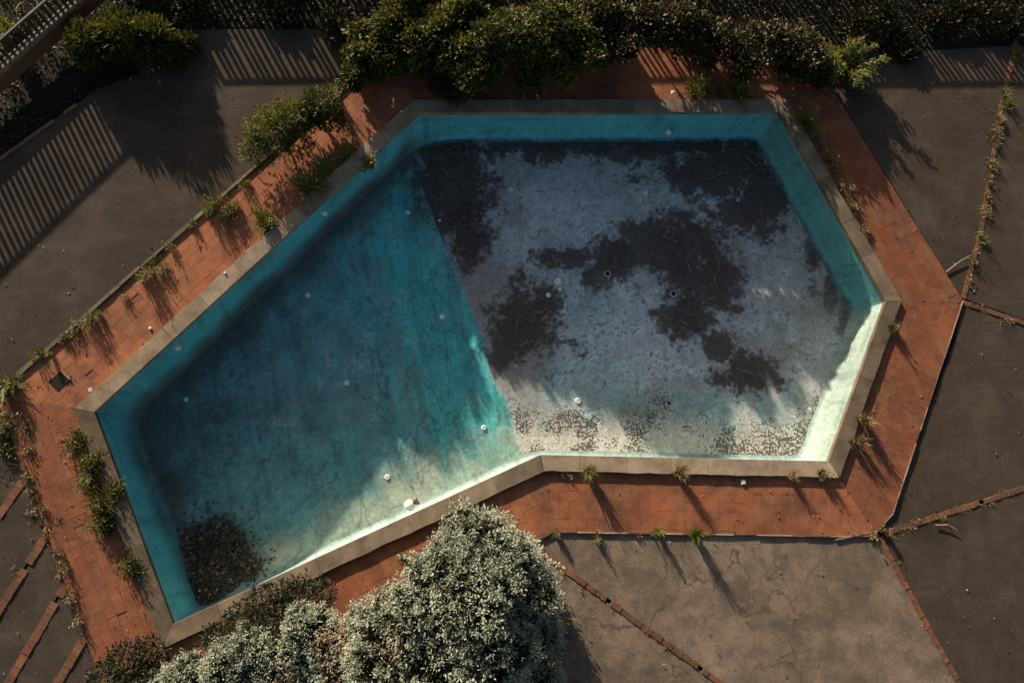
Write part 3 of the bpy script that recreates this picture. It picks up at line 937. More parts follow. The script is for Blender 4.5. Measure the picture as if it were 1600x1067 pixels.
# ------------------------------------------------------------------ foliage builders
def leaf_mesh(name, P, D, L, Wd, R, fold=0.25, face=0.35):
    """diamond leaves: P base points, D directions, L lengths, Wd widths, R colour values"""
    n = len(P)
    D = D/np.linalg.norm(D, axis=1, keepdims=True)
    ref = rng.normal(size=(n, 3)); ref /= np.linalg.norm(ref, axis=1, keepdims=True)
    ref[:, 2] = np.abs(ref[:, 2])+0.35
    ref += np.array((-sdir[0], -sdir[1], 0.6))*face*1.6      # leaves turn towards the light
    S = np.cross(D, ref); S /= np.maximum(np.linalg.norm(S, axis=1, keepdims=True), 1e-6)
    Nn = np.cross(S, D)
    V = np.empty((n, 4, 3))
    V[:, 0] = P
    V[:, 1] = P + D*(0.5*L)[:, None] + S*(0.5*Wd)[:, None] + Nn*(fold*Wd)[:, None]
    V[:, 2] = P + D*L[:, None]
    V[:, 3] = P + D*(0.5*L)[:, None] - S*(0.5*Wd)[:, None] + Nn*(fold*Wd)[:, None]
    i = np.arange(n)*4
    Fc = np.concatenate((np.stack((i, i+1, i+2), 1), np.stack((i, i+2, i+3), 1)))
    return mesh(name, V.reshape(-1, 3), Fc, {'rnd': np.repeat(R, 4)})

def blob_points(lobes, n, shell=0.45, lump=0.28, lowcut=-0.5):
    """points and outward directions through lumpy ellipsoid lobes"""
    lobes = [(np.asarray(c, float), np.asarray(r, float)) for c, r in lobes]
    w = np.array([r[0]*r[1]+r[0]*r[2] for c, r in lobes]); w /= w.sum()
    PP, DD = [], []
    for (c, r), ww in zip(lobes, w):
        k = int(n*ww*1.5)
        d = rng.normal(size=(k, 3)); d /= np.linalg.norm(d, axis=1, keepdims=True)
        d = d[d[:, 2] > lowcut]; k = len(d)
        lu = 1+lump*(fbm(d[:, 0]*2.6+c[0]*3, d[:, 1]*2.6+d[:, 2]*2.3+c[1]*3, 9, 4)-0.5)*2
        rad = (1-shell*rng.random(k)**1.7)*lu
        PP.append(c+d*r*rad[:, None]); DD.append(d)
    return np.concatenate(PP), np.concatenate(DD)

def trunk_mesh(name, base, lobes, r0, mat, parent, lean=(0, 0)):
    mb = MB()
    base = np.asarray(base, float)
    cs = np.array([c for c, r in lobes]); top = cs.mean(0)
    fork = base+(top-base)*0.45
    mid = base+(fork-base)*0.5+np.array((random.uniform(-.04, .04), random.uniform(-.04, .04), 0))
    mb.tube([base-np.array((0, 0, 0.05)), mid, fork], [r0, r0*0.8, r0*0.65], 8)
    for c, r in lobes:
        c = np.asarray(c, float)
        e = c+np.array((0, 0, r[2]*0.3))
        m_ = fork+(e-fork)*0.5+rng.normal(size=3)*0.05*np.linalg.norm(e-fork)
        mb.tube([fork, m_, e], [r0*0.55, r0*0.35, r0*0.12], 6)
        for _ in range(5):
            d = rng.normal(size=3); d /= np.linalg.norm(d); d[2] = abs(d[2])*0.6
            mb.tube([m_, (m_+e)/2+d*r*0.35, e+d*np.asarray(r)*0.8], [r0*0.25, r0*0.16, r0*0.06], 4)
    return mb.build(name, mat, parent, smooth=True)

def shrub(name, label, cat, lobes, n, leaf, mat, group=None, trunk_r=0.025, z0=-0.1, up=0.5, jit=0.8, shell=0.5, lump=0.3, aspect=0.5, extra=None, lowcut=-0.5, stem='trunk', crown='crown', kfill=1.0):
    cs = np.array([np.asarray(c, float) for c, r in lobes])
    base = np.array((cs[:, 0].mean(), cs[:, 1].mean(), z0))
    root = tag(empty(name, tuple(map(float, base))), label, cat, group)
    P, D = blob_points(lobes, n, shell, lump, lowcut)
    P[:, 2] = np.maximum(P[:, 2], z0+0.02)
    k = len(P)
    D2 = D + rng.normal(size=(k, 3))*jit; D2[:, 2] += up
    L = leaf*rng.uniform(0.6, 1.3, k)
    R = np.clip(0.15+0.55*rng.random(k)+0.5*(fbm(P[:, 0]*4, P[:, 1]*4+P[:, 2]*3, 3, 3)-0.5)*1.6, 0, 0.9)
    if extra: R = np.where(rng.random(k) < extra, 1.0, R)
    link(crown, leaf_mesh(crown, P, D2, L, L*aspect, R), M[mat], root)
    trunk_mesh(stem, base, lobes, trunk_r, M['bark'], root)
    return root

def blades(name, bases, az, lean, L, w, R, bend=0.9):
    """grass blades: curved strips of three segments"""
    n = len(bases)
    ts = np.array([0.0, 0.4, 0.75, 1.0])
    out = np.empty((n, 7, 3))
    h = np.stack((np.cos(az), np.sin(az), np.zeros(n)), 1)
    sd = np.stack((-np.sin(az), np.cos(az), np.zeros(n)), 1)
    pts = []
    p = bases.copy(); th = lean.copy()
    pts.append(p.copy())
    for k in range(3):
        dl = L*(ts[k+1]-ts[k])
        p = p + h*(np.sin(th)*dl)[:, None] + np.array((0, 0, 1))*(np.cos(th)*dl)[:, None]
        th = th + bend*(0.4+0.6*rng.random(n))*0.5
        pts.append(p.copy())
    for k, ww in enumerate((0.7, 1.0, 0.7)):
        out[:, 2*k] = pts[k]-sd*(w*ww/2)[:, None]
        out[:, 2*k+1] = pts[k]+sd*(w*ww/2)[:, None]
    out[:, 6] = pts[3]
    i = (np.arange(n)*7)[:, None]
    tris = np.array([(0, 1, 3), (0, 3, 2), (2, 3, 5), (2, 5, 4), (4, 5, 6)])
    Fc = (i[:, :, None]+tris[None]).reshape(-1, 3)
    return mesh(name, out.reshape(-1, 3), Fc, {'rnd': np.repeat(R, 7)})

def tuft(name, label, cat, px, py, z, h, spread, n, mat, group=None, width=0.010, lean=(0.0, 0.6), leafy=0, part='blade_clump', stretch=None):
    c = G(px, py, z+h*0.35)                       # seen at about a third of its height
    base = np.array((c[0], c[1], z))
    root = tag(empty(name, tuple(map(float, base))), label, cat, group)
    ns = int(rng.integers(3, 6)); sc = rng.normal(size=(ns, 2))*spread*0.42; sh = rng.uniform(0.35, 1.15, ns); sh[0] = 1.1
    wsp = rng.dirichlet(np.ones(ns)*1.3); sid = rng.choice(ns, n, p=wsp)
    off = sc[sid]+rng.normal(size=(n, 2))*spread*0.16
    if stretch is not None:
        dd, amount = stretch
        off = off + np.outer(rng.uniform(-1, 1, n), dd)*amount
    B = np.column_stack((base[:2]+off, np.full(n, z-0.01)))
    az = rng.random(ns)[sid]*6.28+rng.normal(size=n)*1.3
    L = h*rng.uniform(0.35, 1.3, n)*sh[sid]
    R = np.clip(rng.normal(0.5, 0.25, n), 0, 1)
    link(part, blades(part, B, az, rng.uniform(lean[0], lean[1], n), L, np.full(n, width)*rng.uniform(0.6, 1.3, n), R), M[mat], root)
    if leafy:
        k = leafy
        li = rng.choice(ns, k, p=wsp); q = rng.normal(size=(k, 3))*np.array((spread*0.24, spread*0.24, 0))+np.column_stack((sc[li], np.zeros(k))); q[:, 2] = np.abs(rng.normal(size=k))*h*0.42*sh[li]+h*0.06
        P = base+q
        D = q/np.linalg.norm(q, axis=1, keepdims=True)+rng.normal(size=(k, 3))*0.6
        LL = 0.042*rng.uniform(0.5, 1.4, k)
        link('leaves', leaf_mesh('leaves', P, D, LL, LL*0.45, np.clip(rng.normal(0.5, 0.25, k), 0, 1)), M[mat], root)
    return root

# ------------------------------------------------------------------ fences
def low_fence(name, label, pa, pb, z0, wall_h, wall_w, height, spacing, inview=True, mid=False, back=0.0):
    a, b = G(*pa, z0)[:2], G(*pb, z0)[:2]
    L = np.linalg.norm(b-a); d = (b-a)/L; nrm = np.array((-d[1], d[0])); rot = math.atan2(d[1], d[0])
    if np.dot(nrm, cc-a) > 0: nrm = -nrm          # away from the pool
    m_ = (a+b)/2
    root = tag(empty(name, (float(m_[0]), float(m_[1]), z0)), label, 'fence')
    if wall_h > 0:
        s = 0.0
        mb = MB(); mb.box((m_[0], m_[1], z0+wall_h/2-0.03), L, wall_w*0.86, wall_h-0.03, rot); mb.build('low_wall', M['mortar'], root)
        while s < L:
            l = min(random.uniform(0.45, 0.7), L-s)
            c = a+d*(s+l/2)+nrm*random.uniform(-0.006, 0.006)
            mb = MB(); mb.box((c[0], c[1], z0+wall_h-0.02+random.uniform(-.004, .004)), l-0.012, wall_w, 0.06, rot+random.uniform(-.01, .01)); mb.build('cap_stone', M['wall_cap'], root)
            s += l
    off = nrm*back
    for zz in ([z0+height] + ([z0+wall_h+(height-wall_h)*0.48] if mid else []) + ([z0+wall_h+0.05])):
        mb = MB(); c = m_+off; mb.box((c[0], c[1], zz), L, 0.035, 0.04, rot); mb.build('rail', M['rail'], root)
    q = MB(); hh = height-wall_h+0.02
    q.box((0, 0, hh/2), spacing*0.52, 0.022, hh)
    me = mesh('picket', q.v, q.f, {'rnd': q.r}); me.materials.append(M['picket'])
    k = int(L/spacing)
    for j in range(k):
        c = a+d*(j+0.5)*spacing+off
        o = bpy.data.objects.new('picket', me); COL.objects.link(o); o.parent = root
        o.location = (c[0]-m_[0], c[1]-m_[1], wall_h-0.04); o.rotation_euler = (random.gauss(0, .015), random.gauss(0, .015), rot)
    return root
low_fence('picket_fence', 'low picket fence on a pale stone capped wall beside the upper terrace', (-190, 308), (240, -72), 0.03, 0.32, 0.12, 0.72, 0.115, back=0.03)
low_fence('picket_fence', 'dark picket fence standing behind the clipped hedge bushes', (262, -30), (1010, -34), -0.1, 0.0, 0.1, 0.78, 0.125, mid=True)
low_fence('picket_fence', 'narrow slatted fence at the end of the weedy concrete joint', (1060, -30), (1660, -28), -0.1, 0.0, 0.1, 0.78, 0.125)

# ------------------------------------------------------------------ hedge bushes along the top
def lobe(px, py, z, r, rz=None):
    c = G(px, py, z)
    return (c, (r, r, rz if rz else r*0.85))
HB = [(592, 84, 0.62, 0.46, 'leafy hedge bush beside the sunlit end of the tiles'), (652, 62, 0.80, 0.58, 'hedge bush second from the sunlit end of the tiles'),
      (722, 88, 0.82, 0.62, 'hedge bush spilling down towards the coping above the lined wall'), (798, 52, 1.0, 0.66, 'tallest bright hedge bush behind the pool'),
      (850, 84, 0.74, 0.52, 'hedge bush between the tallest bush and the round bush'), (912, 58, 0.84, 0.50, 'round hedge bush at the dark end of the row'),
      (725, 20, 0.9, 0.6, 'shaded hedge bush behind the spilling bush'), (640, 12, 0.8, 0.5, 'shaded hedge bush nearest the fence')]
for px, py, z, r, lab in HB:
    lobes = [lobe(px, py, z*0.85, r*0.72)]
    for _ in range(9):
        lobes.append(lobe(px+random.uniform(-48, 48), py+random.uniform(-42, 46), z*random.uniform(0.45, 1.12), r*random.uniform(0.28, 0.52)))
    for _ in range(5):
        lobes.append(lobe(px+random.uniform(-40, 40), py+random.uniform(-10, 34), random.uniform(0.12, 0.3), r*random.uniform(0.4, 0.55)))
    shrub('hedge_bush', lab, 'bush', lobes, 7500, 0.085, 'hedge', 'hedge bushes behind the pool', up=0.35, jit=0.9, aspect=0.55, lump=0.5, shell=0.6)
# low branch trailing over the coping
shrub('trailing_shrub', 'dark low shrub hanging over the coping in front of the hedge', 'bush', [lobe(715, 138, 0.32, 0.30), lobe(690, 130, 0.3, 0.24), lobe(745, 128, 0.34, 0.26)], 2600, 0.065, 'ivy', up=0.1)

IV = [(300, 8, 0.10, 0.34, 0, 'ivy mound behind the striped shadow of the picket fence'), (430, 4, 0.12, 0.40, 0, 'ivy mound to the sunny side of the hedge bushes'), (530, 40, 0.16, 0.36, 0, 'ivy mound touching the first hedge bush'),
      (965, 46, 0.70, 0.42, 1, 'ivy bush with light passing underneath it'), (936, 40, 0.62, 0.34, 2, 'narrow dark ivy bush beside the round hedge bush'), (1035, 40, 0.72, 0.46, 1, 'reddish ivy bush beside the light striped tiles'), (1105, 58, 0.66, 0.46, 2, 'ivy bush behind the two yellow green weeds'),
      (1180, 66, 0.60, 0.48, 2, 'ivy bush at the corner of the pool coping'), (1250, 74, 0.46, 0.46, 2, 'ivy bush with orange leaves beside the feathery shrub'), (1410, 68, 0.05, 0.36, 0, 'sparse dry ivy patch beyond the feathery shrub'), (1490, 34, 0.06, 0.4, 0, 'low ivy mound behind the narrow slatted shadow'), (1360, 40, 0.14, 0.4, 0, 'ivy mound behind the feathery shrub'), (1562, 30, 0.08, 0.36, 0, 'low ivy mound at the head of the weedy joint')]
for px, py, z, r, low_, lab in IV:
    lobes = [lobe(px, py, z, r, 0.26 if low_ else 0.12)]
    for _ in range(4):
        lobes.append(lobe(px+random.uniform(-44, 44), py+random.uniform(-26, 34), z*random.uniform(0.9, 1.12), r*random.uniform(0.4, 0.65), 0.24 if low_ else 0.1))
    if low_ == 2:
        for _ in range(4):
            lobes.append(lobe(px+random.uniform(-40, 40), py+random.uniform(0, 44), random.uniform(0.1, 0.3), r*random.uniform(0.4, 0.6), 0.28))
    shrub('ivy_bush', lab, 'bush', lobes, 4200 if low_ else 1500, 0.068, 'ivy', 'ivy bushes along the fence', up=0.35, aspect=0.75, extra=0.05, lump=0.5, shell=0.8, lowcut=-0.6)
# dark ground cover in the bed behind
k = 34000
cx = rng.uniform(-200, 1750, k); cy = rng.uniform(-140, 66, k)
okm = ~((cx > 255) & (cx < 600) & (cy > 44))
okm &= (cx > 175-cy*1.15)
bx_ = rng.uniform(-220, 268, 16000); by_ = rng.uniform(-60, 420, 16000)
bk_ = (by_ < 240-0.71*bx_) & ((bx_ < 150) | (by_ < 96))
bk_ &= np.abs(by_-(137-0.884*bx_)) > 14
okm |= (cx > 1255) & (cx < 1600) & (cy > 20)
P = np.array([G(a, b, -0.1) for a, b in zip(np.concatenate((cx[okm], bx_[bk_])), np.concatenate((cy[okm], by_[bk_])))])
P[:, 2] += rng.random(len(P))**2*0.12
D = rng.normal(size=(len(P), 3)); D[:, 2] = np.abs(D[:, 2])*0.6
L = rng.uniform(0.03, 0.075, len(P))
tag(link('ground_cover', leaf_mesh('ground_cover', P, D, L, L*0.7, np.clip(rng.random(len(P))*0.8+0.02, 0, 1)), M['ivy']), 'dark creeping ivy covering the bed behind the hedge', 'ground cover', kind='stuff')

# bushes on the upper left tiles
shrub('leafy_shrub', 'big rounded shrub on the tiles beside the terrace edge', 'bush', [lobe(425, 208, 0.38, 0.42), lobe(450, 185, 0.42, 0.36), lobe(405, 235, 0.28, 0.30), lobe(465, 225, 0.25, 0.30)], 4600, 0.085, 'lime', 'shrubs on the upper tiles', z0=0.0, aspect=0.28, up=0.7, lump=0.5, shell=0.7)
shrub('leafy_shrub', 'smaller shrub between the big rounded shrub and the sunlit tiles', 'bush', [lobe(498, 165, 0.36, 0.34), lobe(515, 185, 0.25, 0.26), lobe(480, 180, 0.3, 0.28)], 2800, 0.075, 'hedge', 'shrubs on the upper tiles', z0=0.0, aspect=0.4, up=0.4)
tuft('grass_clump', 'pale grass clump above the smaller shrub', 'grass clump', 522, 140, 0.02, 0.34, 0.22, 90, 'lime', width=0.022, leafy=120)
# rounded bushes in the bed by the low wall
for px, py, z, r, lab in ((142, 66, 0.34, 0.34, 'long leaved bush touching the stone capped wall'), (192, 52, 0.46, 0.42, 'tallest long leaved bush near the stone capped wall'), (238, 62, 0.36, 0.36, 'long leaved bush at the shaded end of the bed'), (272, 74, 0.18, 0.24, 'small long leaved bush beside the striped shadows')):
    lobes = [lobe(px, py, z, r)]+[lobe(px+random.uniform(-26, 26), py+random.uniform(-20, 24), z*random.uniform(0.4, 1.0), r*random.uniform(0.45, 0.65)) for _ in range(5)]
    shrub('long_leaved_bush', lab, 'bush', lobes, 2600, 0.13, 'hedge', 'bushes by the low wall', z0=-0.1, aspect=0.2, up=0.7, jit=0.6, lump=0.45, shell=0.7)
tuft('garden_plant', 'green plant beyond the picket fence', 'plant', 8, 55, -0.1, 0.5, 0.4, 120, 'lime', width=0.035, leafy=120)
# feathery shrub upper right
def plume_shrub(name, label, cat, px, py, z0, nb, length, leaf, mat, bias=(0, 0)):
    c = G(px, py, z0+0.2); base = np.array((c[0], c[1], z0))
    root = tag(empty(name, tuple(map(float, base))), label, cat)
    PP, DD = [], []; wood = MB()
    for b_ in range(nb):
        az = rng.random()*2*math.pi; le = length*rng.uniform(0.55, 1.1); th = rng.uniform(0.1, 0.7)
        p_ = base+np.array((rng.normal()*0.07, rng.normal()*0.07, 0)); path = [p_.copy()]
        hd = np.array((math.cos(az)+bias[0], math.sin(az)+bias[1]))
        for k_ in range(8):
            dv_ = np.array((hd[0]*math.sin(th), hd[1]*math.sin(th), math.cos(th)))
            p_ = p_+dv_*le/8; th += rng.uniform(0.05, 0.2); path.append(p_.copy())
            if k_ >= 2:
                m_ = 26
                PP.append(p_+rng.normal(size=(m_, 3))*0.035); DD.append(dv_*0.9+rng.normal(size=(m_, 3))*0.5)
        wood.tube(path, list(np.linspace(0.009, 0.003, len(path))), 4)
    P_, D_ = np.concatenate(PP), np.concatenate(DD)
    L_ = leaf*rng.uniform(0.6, 1.3, len(P_))
    tone = np.clip(0.25+0.45*rng.random(len(P_))+0.6*(P_[:, 2]-z0)/length-0.15, 0, 1)
    link('foliage', leaf_mesh('foliage', P_, D_, L_, L_*0.28, tone), M[mat], root)
    wood.build('stems', M['bark'], root, smooth=True)
    return root
plume_shrub('feathery_shrub', 'bright feathery shrub where tiles and concrete meet', 'bush', 1322, 108, -0.03, 40, 0.72, 0.085, 'lime')
for px, py, h, n_, lab in [(502, 268, 0.30, 110, 'bright fern like weed below the big rounded shrub'), (545, 238, 0.2, 60, 'small weed next to the sunlit tiles'), (404, 356, 0.28, 120, 'bright weed growing over the upper left coping'), (1088, 132, 0.26, 90, 'yellow green weed on the coping behind the wall lamp'), (1150, 138, 0.24, 100, 'bushy weed beside the yellow green weed on the coping'), (1262, 190, 0.22, 90, 'weed at the top of the right hand coping')]:
    tuft('leafy_weed', lab, 'weed', px, py, 0.01, h*1.25, 0.27, int(n_*1.8), 'lime', 'leafy weeds round the pool', width=0.022, lean=(0.15, 1.0), leafy=520)

# grass in the joint between terrace and tiles
e_t = side_dirs[6][2]
for px, py, h, sp, n_ in [(345, 315, 0.26, 0.3, 220), (236, 416, 0.2, 0.22, 150), (125, 506, 0.17, 0.17, 90), (300, 352, 0.1, 0.1, 40), (100, 530, 0.1, 0.1, 30), (190, 460, 0.1, 0.08, 25), (268, 388, 0.12, 0.07, 25), (330, 330, 0.14, 0.14, 50), (380, 285, 0.12, 0.1, 40), (152, 490, 0.14, 0.06, 30), (60, 560, 0.14, 0.12, 50), (75, 552, 0.2, 0.05, 20)]:
    tuft('grass_tuft', 'short grass tuft in the joint between upper terrace and red tiles', 'grass tuft', px, py, 0.02, h*1.25, sp, int(n_*1.7), 'grass', 'grass tufts along the terrace edge', leafy=int(n_*1.2), stretch=(e_t, sp*0.6))
# weeds along the left coping
e_l = side_dirs[5][2]
for px, py, h, n_, lab in [(128, 695, 0.16, 160, 'weed in the shade by the left coping nearest the cracked corner'), (142, 728, 0.24, 220, 'dark weed clump against the left coping'), (156, 780, 0.28, 240, 'spiky weed clump halfway down the left coping'), (160, 815, 0.22, 180, 'weed clump by the heap of dry grass on the tiles'), (195, 888, 0.2, 150, 'curling weed at the lower end of the left coping')]:
    tuft('coping_weed', lab, 'weed', px, py, 0.0, h*1.15, 0.27, n_, 'hedge', 'weeds along the left coping', width=0.016, lean=(0.1, 0.9), leafy=900, stretch=(e_l, 0.14))
for px, py, h, n_, lab in [(8, 590, 0.24, 200, 'green plant at the corner of terrace and tiles'), (12, 665, 0.2, 170, 'dusty weed at the first brick strip'), (8, 690, 0.14, 90, 'low weed beside the first brick strip')]:
    tuft('leafy_weed', lab, 'weed', px, py, -0.02, h, 0.28, n_, 'grass', 'leafy weeds round the pool', width=0.02, lean=(0.2, 1.1), leafy=150)
for px, py, h, sp, n_, lab in [(95, 818, 0.07, 0.16, 120, 'dry grass across the tiles by the third brick strip'), (120, 814, 0.06, 0.1, 70, 'thin line of dry grass crossing the tiles'), (92, 900, 0.14, 0.1, 60, 'dry tuft at the head of the fourth brick strip'), (48, 795, 0.08, 0.14, 60, 'dead grass on the concrete wedge between brick strips'), (22, 890, 0.1, 0.05, 20, 'little tuft on the third brick strip'), (130, 990, 0.1, 0.06, 25, 'little tuft at the head of the lowest brick strip'), (75, 832, 0.12, 0.12, 60, 'dry tuft at the head of the third brick strip')]:
    tuft('dry_tuft', lab, 'dry grass', px, py, -0.005, h, sp, n_, 'dry', 'dry grass on the left', width=0.01, lean=(0.5, 1.4))
for px, py, h in [(22, 640, 0.16), (30, 665, 0.12), (28, 705, 0.2), (45, 735, 0.12), (52, 765, 0.14), (62, 800, 0.1), (88, 862, 0.12), (98, 888, 0.16), (112, 935, 0.1), (122, 962, 0.12)]:
    tuft('edge_tuft', 'wispy dry tuft along the outer tile edge between the left brick strips', 'weed', px, py, -0.01, h, 0.13, 70, 'dry', 'wispy tufts along the left tile edge', width=0.007, lean=(0.1, 1.0), leafy=90, stretch=(e_l, 0.2))
# weeds along right coping
e_r = side_dirs[1][2]
for px, py, h, n_, sp in [(1284, 230, 0.2, 200, 0.16), (1300, 258, 0.18, 200, 0.16), (1316, 292, 0.13, 130, 0.14), (1334, 325, 0.11, 100, 0.12), (1352, 360, 0.11, 90, 0.12), (1272, 206, 0.2, 160, 0.12)]:
    tuft('dry_weed', 'dry brown weed along the outer edge of the right coping', 'weed', px, py, 0.0, h, sp, n_, 'dry', 'dry weeds along the right coping', width=0.009, lean=(0.1, 1.0), leafy=150, stretch=(e_r, 0.15))
for px, py, h, n_, mt, lab in [(1397, 512, 0.24, 220, 'grass', 'green tuft at the bend of the right coping'), (1350, 655, 0.32, 300, 'dry', 'wiry dry weed beside the lower right coping'), (1340, 690, 0.24, 220, 'dry', 'low dry weed near the lower right coping corner'), (1285, 742, 0.2, 220, 'dry', 'dry grass over the lower right coping corner'), (1236, 742, 0.2, 80, 'dry', 'small dark weed next to the coping corner'),
                               (917, 737, 0.28, 260, 'lime', 'fresh green weed on the bottom coping'), (1062, 738, 0.26, 240, 'dry', 'brown flowering weed on the bottom coping'), (885, 742, 0.12, 40, 'dry', 'single wispy stalk by the bottom coping'), (1025, 826, 0.27, 110, 'lime', 'small green weed at the lower tile edge'), (1085, 838, 0.3, 180, 'lime', 'taller green weed at the lower tile edge'), (1380, 828, 0.12, 130, 'dry', 'yellow dry grass at the rounded tile corner'), (1365, 832, 0.1, 90, 'dry', 'yellow dry grass trailing along the rounded tile corner'), (930, 838, 0.13, 160, 'dry', 'dark dry grass below the tile edge near the tree'), (868, 832, 0.14, 120, 'dry', 'dry grass at the tile corner near the tree'), (1000, 838, 0.06, 50, 'dry', 'low dry grass under the tile edge')]:
    tuft('edge_weed', lab, 'weed', px, py, 0.0 if py < 830 else -0.02, h*1.15, 0.085, n_, mt, 'weeds round the lower tiles', width=0.010, lean=(0.0, 0.42), leafy=n_//2 if n_ > 60 else 0)
for q_, (px, py) in enumerate([(780, 760), (760, 778), (700, 800), (1120, 746), (1150, 746), (980, 742), (1010, 743), (955, 742), (1371, 610), (1362, 640), (1380, 585)]):
    tuft('tiny_weed', 'tiny dark weed in the joint along the outer coping edge', 'weed', px, py, 0.0, 0.06, 0.09, 30, 'dry', 'tiny weeds along the coping', width=0.008, lean=(0.2, 1.2))
# weedy concrete joints on the right
for px, py, h, n_, mt in [(1592, 85, 0.16, 90, 'grass'), (1572, 155, 0.18, 110, 'lime'), (1562, 185, 0.12, 80, 'dry'), (1556, 225, 0.13, 100, 'dry'), (1552, 255, 0.13, 100, 'dry'), (1548, 280, 0.1, 80, 'dry'), (1540, 330, 0.1, 70, 'dry'), (1534, 375, 0.16, 70, 'grass'), (1524, 405, 0.1, 60, 'dry'), (1515, 440, 0.08, 50, 'dry'), (1560, 205, 0.1, 60, 'dry'), (1545, 305, 0.1, 60, 'dry')]:
    lab = {'grass': 'green grass tuft in the weedy concrete joint', 'lime': 'bright green plant in the weedy concrete joint', 'dry': 'dry grass tuft in the weedy concrete joint'}[mt]
    tuft('joint_weed', lab, 'weed', px, py, -0.02, h, 0.12, n_, mt, lab+'s', width=0.014, lean=(0.2, 1.2), leafy=40, stretch=(np.array((0.15, -0.98)), 0.14))
for px, py, h in [(1545, 490, 0.05), (1575, 502, 0.06), (1520, 478, 0.08), (1440, 812, 0.06), (1468, 803, 0.1), (1500, 795, 0.05), (1540, 785, 0.06), (1580, 772, 0.06), (1400, 828, 0.07), (1420, 820, 0.05)]:
    tuft('strip_weed', 'dry weed trailing along a brick strip right of the tiles', 'weed', px, py, -0.02, h, 0.14, 60, 'dry', 'dry weeds on the right brick strips', width=0.01, lean=(0.3, 1.4), stretch=(np.array((0.9, 0.1)), 0.15))
for px, py in [(880, 895), (905, 918), (960, 955), (1005, 985), (1040, 1012), (1085, 1040), (1395, 880), (1410, 905), (1445, 975), (1478, 1035)]:
    tuft('strip_weed', 'thin dry weed at the side of a lower brick strip', 'weed', px, py, -0.02, 0.05, 0.09, 26, 'dry', 'dry weeds on the lower brick strips', width=0.008, lean=(0.3, 1.4))

# ------------------------------------------------------------------ silver leaved tree and its neighbours
def silver_tree(name, label, cat, lobes, nros, z0=-0.03, trunk_r=0.09, rust=None):
    cs = np.array([np.asarray(c, float) for c, r in lobes])
    base = np.array((cs[:, 0].mean(), cs[:, 1].mean(), z0))
    root = tag(empty(name, tuple(map(float, base))), label, cat)
    P, D = blob_points(lobes, nros, 0.3, 0.6, -0.35)
    # sub-clumps: pull rosettes towards clump centres
    k = len(P)
    nc = max(20, k//32)
    cen = P[rng.choice(k, nc, replace=False)]
    idx = np.concatenate([np.argmin(((q_[:, None]-cen[None])**2).sum(2), 1) for q_ in np.array_split(P, max(1, len(P)//500))])
    P = P*0.7+cen[idx]*0.3 + D*0.03 + rng.normal(size=P.shape)*0.02
    m_ = 4
    PP = np.repeat(P, m_, 0); DD = np.repeat(D, m_, 0)
    PP = PP + rng.normal(size=PP.shape)*0.02
    D2 = DD*0.6 + rng.normal(size=PP.shape)*0.7; D2[:, 2] += 0.25
    L = 0.045*rng.uniform(0.5, 1.4, len(PP))
    tone = 0.25+0.4*rng.random(k)+0.5*(fbm(P[:, 0]*5, P[:, 1]*5+P[:, 2]*4, 29, 3)-0.5)
    R = np.clip(np.repeat(tone, m_)+rng.normal(0, 0.12, len(PP)), 0, 0.92)
    if rust:
        for c, r in rust:
            c = np.asarray(c)
            near = ((PP-c)**2).sum(1) < r*r*rng.uniform(0.3, 1.2, len(PP))
            R = np.where(near & (rng.random(len(PP)) < 0.5), 1.0, R)
    link('crown', leaf_mesh('crown', PP, D2, L, L*0.34, R, 0.2, 0.7), M['silver'], root)
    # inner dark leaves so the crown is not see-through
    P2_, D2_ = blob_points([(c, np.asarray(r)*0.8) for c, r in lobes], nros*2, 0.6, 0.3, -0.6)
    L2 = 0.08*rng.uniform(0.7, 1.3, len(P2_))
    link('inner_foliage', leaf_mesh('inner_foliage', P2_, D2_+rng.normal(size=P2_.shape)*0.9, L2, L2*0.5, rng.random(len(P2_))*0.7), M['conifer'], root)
    trunk_mesh('trunk', base, lobes, trunk_r, M['bark'], root)
    return root
ZT = 2.0
main = [lobe(745, 860, 2.1, 0.62), lobe(700, 905, 2.2, 0.62), lobe(790, 880, 1.9, 0.50), lobe(740, 930, 2.3, 0.70), lobe(815, 930, 1.8, 0.55), lobe(660, 960, 2.0, 0.60),
        lobe(610, 980, 1.8, 0.52), lobe(760, 1000, 2.1, 0.68), lobe(830, 985, 1.5, 0.45), lobe(680, 1035, 2.0, 0.62), lobe(600, 1045, 1.7, 0.55), lobe(760, 1070, 1.8, 0.6), lobe(565, 985, 1.5, 0.34),
        lobe(812, 905, 1.0, 0.50), lobe(818, 960, 0.6, 0.52), lobe(780, 930, 0.7, 0.6), lobe(825, 1020, 0.7, 0.55), lobe(830, 1065, 0.9, 0.5), lobe(740, 960, 0.9, 0.8), lobe(660, 1010, 1.0, 0.7),
        lobe(806, 886, 0.2, 0.34), lobe(828, 918, 0.2, 0.36), lobe(838, 955, 0.15, 0.36), lobe(842, 1000, 0.15, 0.36), lobe(846, 1045, 0.15, 0.36), lobe(780, 870, 0.25, 0.36)]
main = [(c_, tuple(0.93*q_ for q_ in r_)) for c_, r_ in main]
silver_tree('silver_tree', 'large silver leaved tree overhanging the bottom tiles', 'tree', main, 30000, rust=[(G(625, 1000, 1.9), 0.45), (G(530, 1000, 1.7), 0.3), (G(700, 990, 2.3), 0.22)])
silver_tree('silver_shrub', 'small rounded silver shrub between dark shrub and silver tree', 'shrub', [lobe(482, 985, 1.2, 0.36), lobe(510, 1010, 1.2, 0.36), lobe(470, 1020, 1.1, 0.34), lobe(530, 1040, 1.2, 0.4), lobe(555, 1015, 1.2, 0.32)], 4200, trunk_r=0.045, rust=[(G(520, 1000, 1.4), 0.3), (G(535, 1045, 1.4), 0.3)])
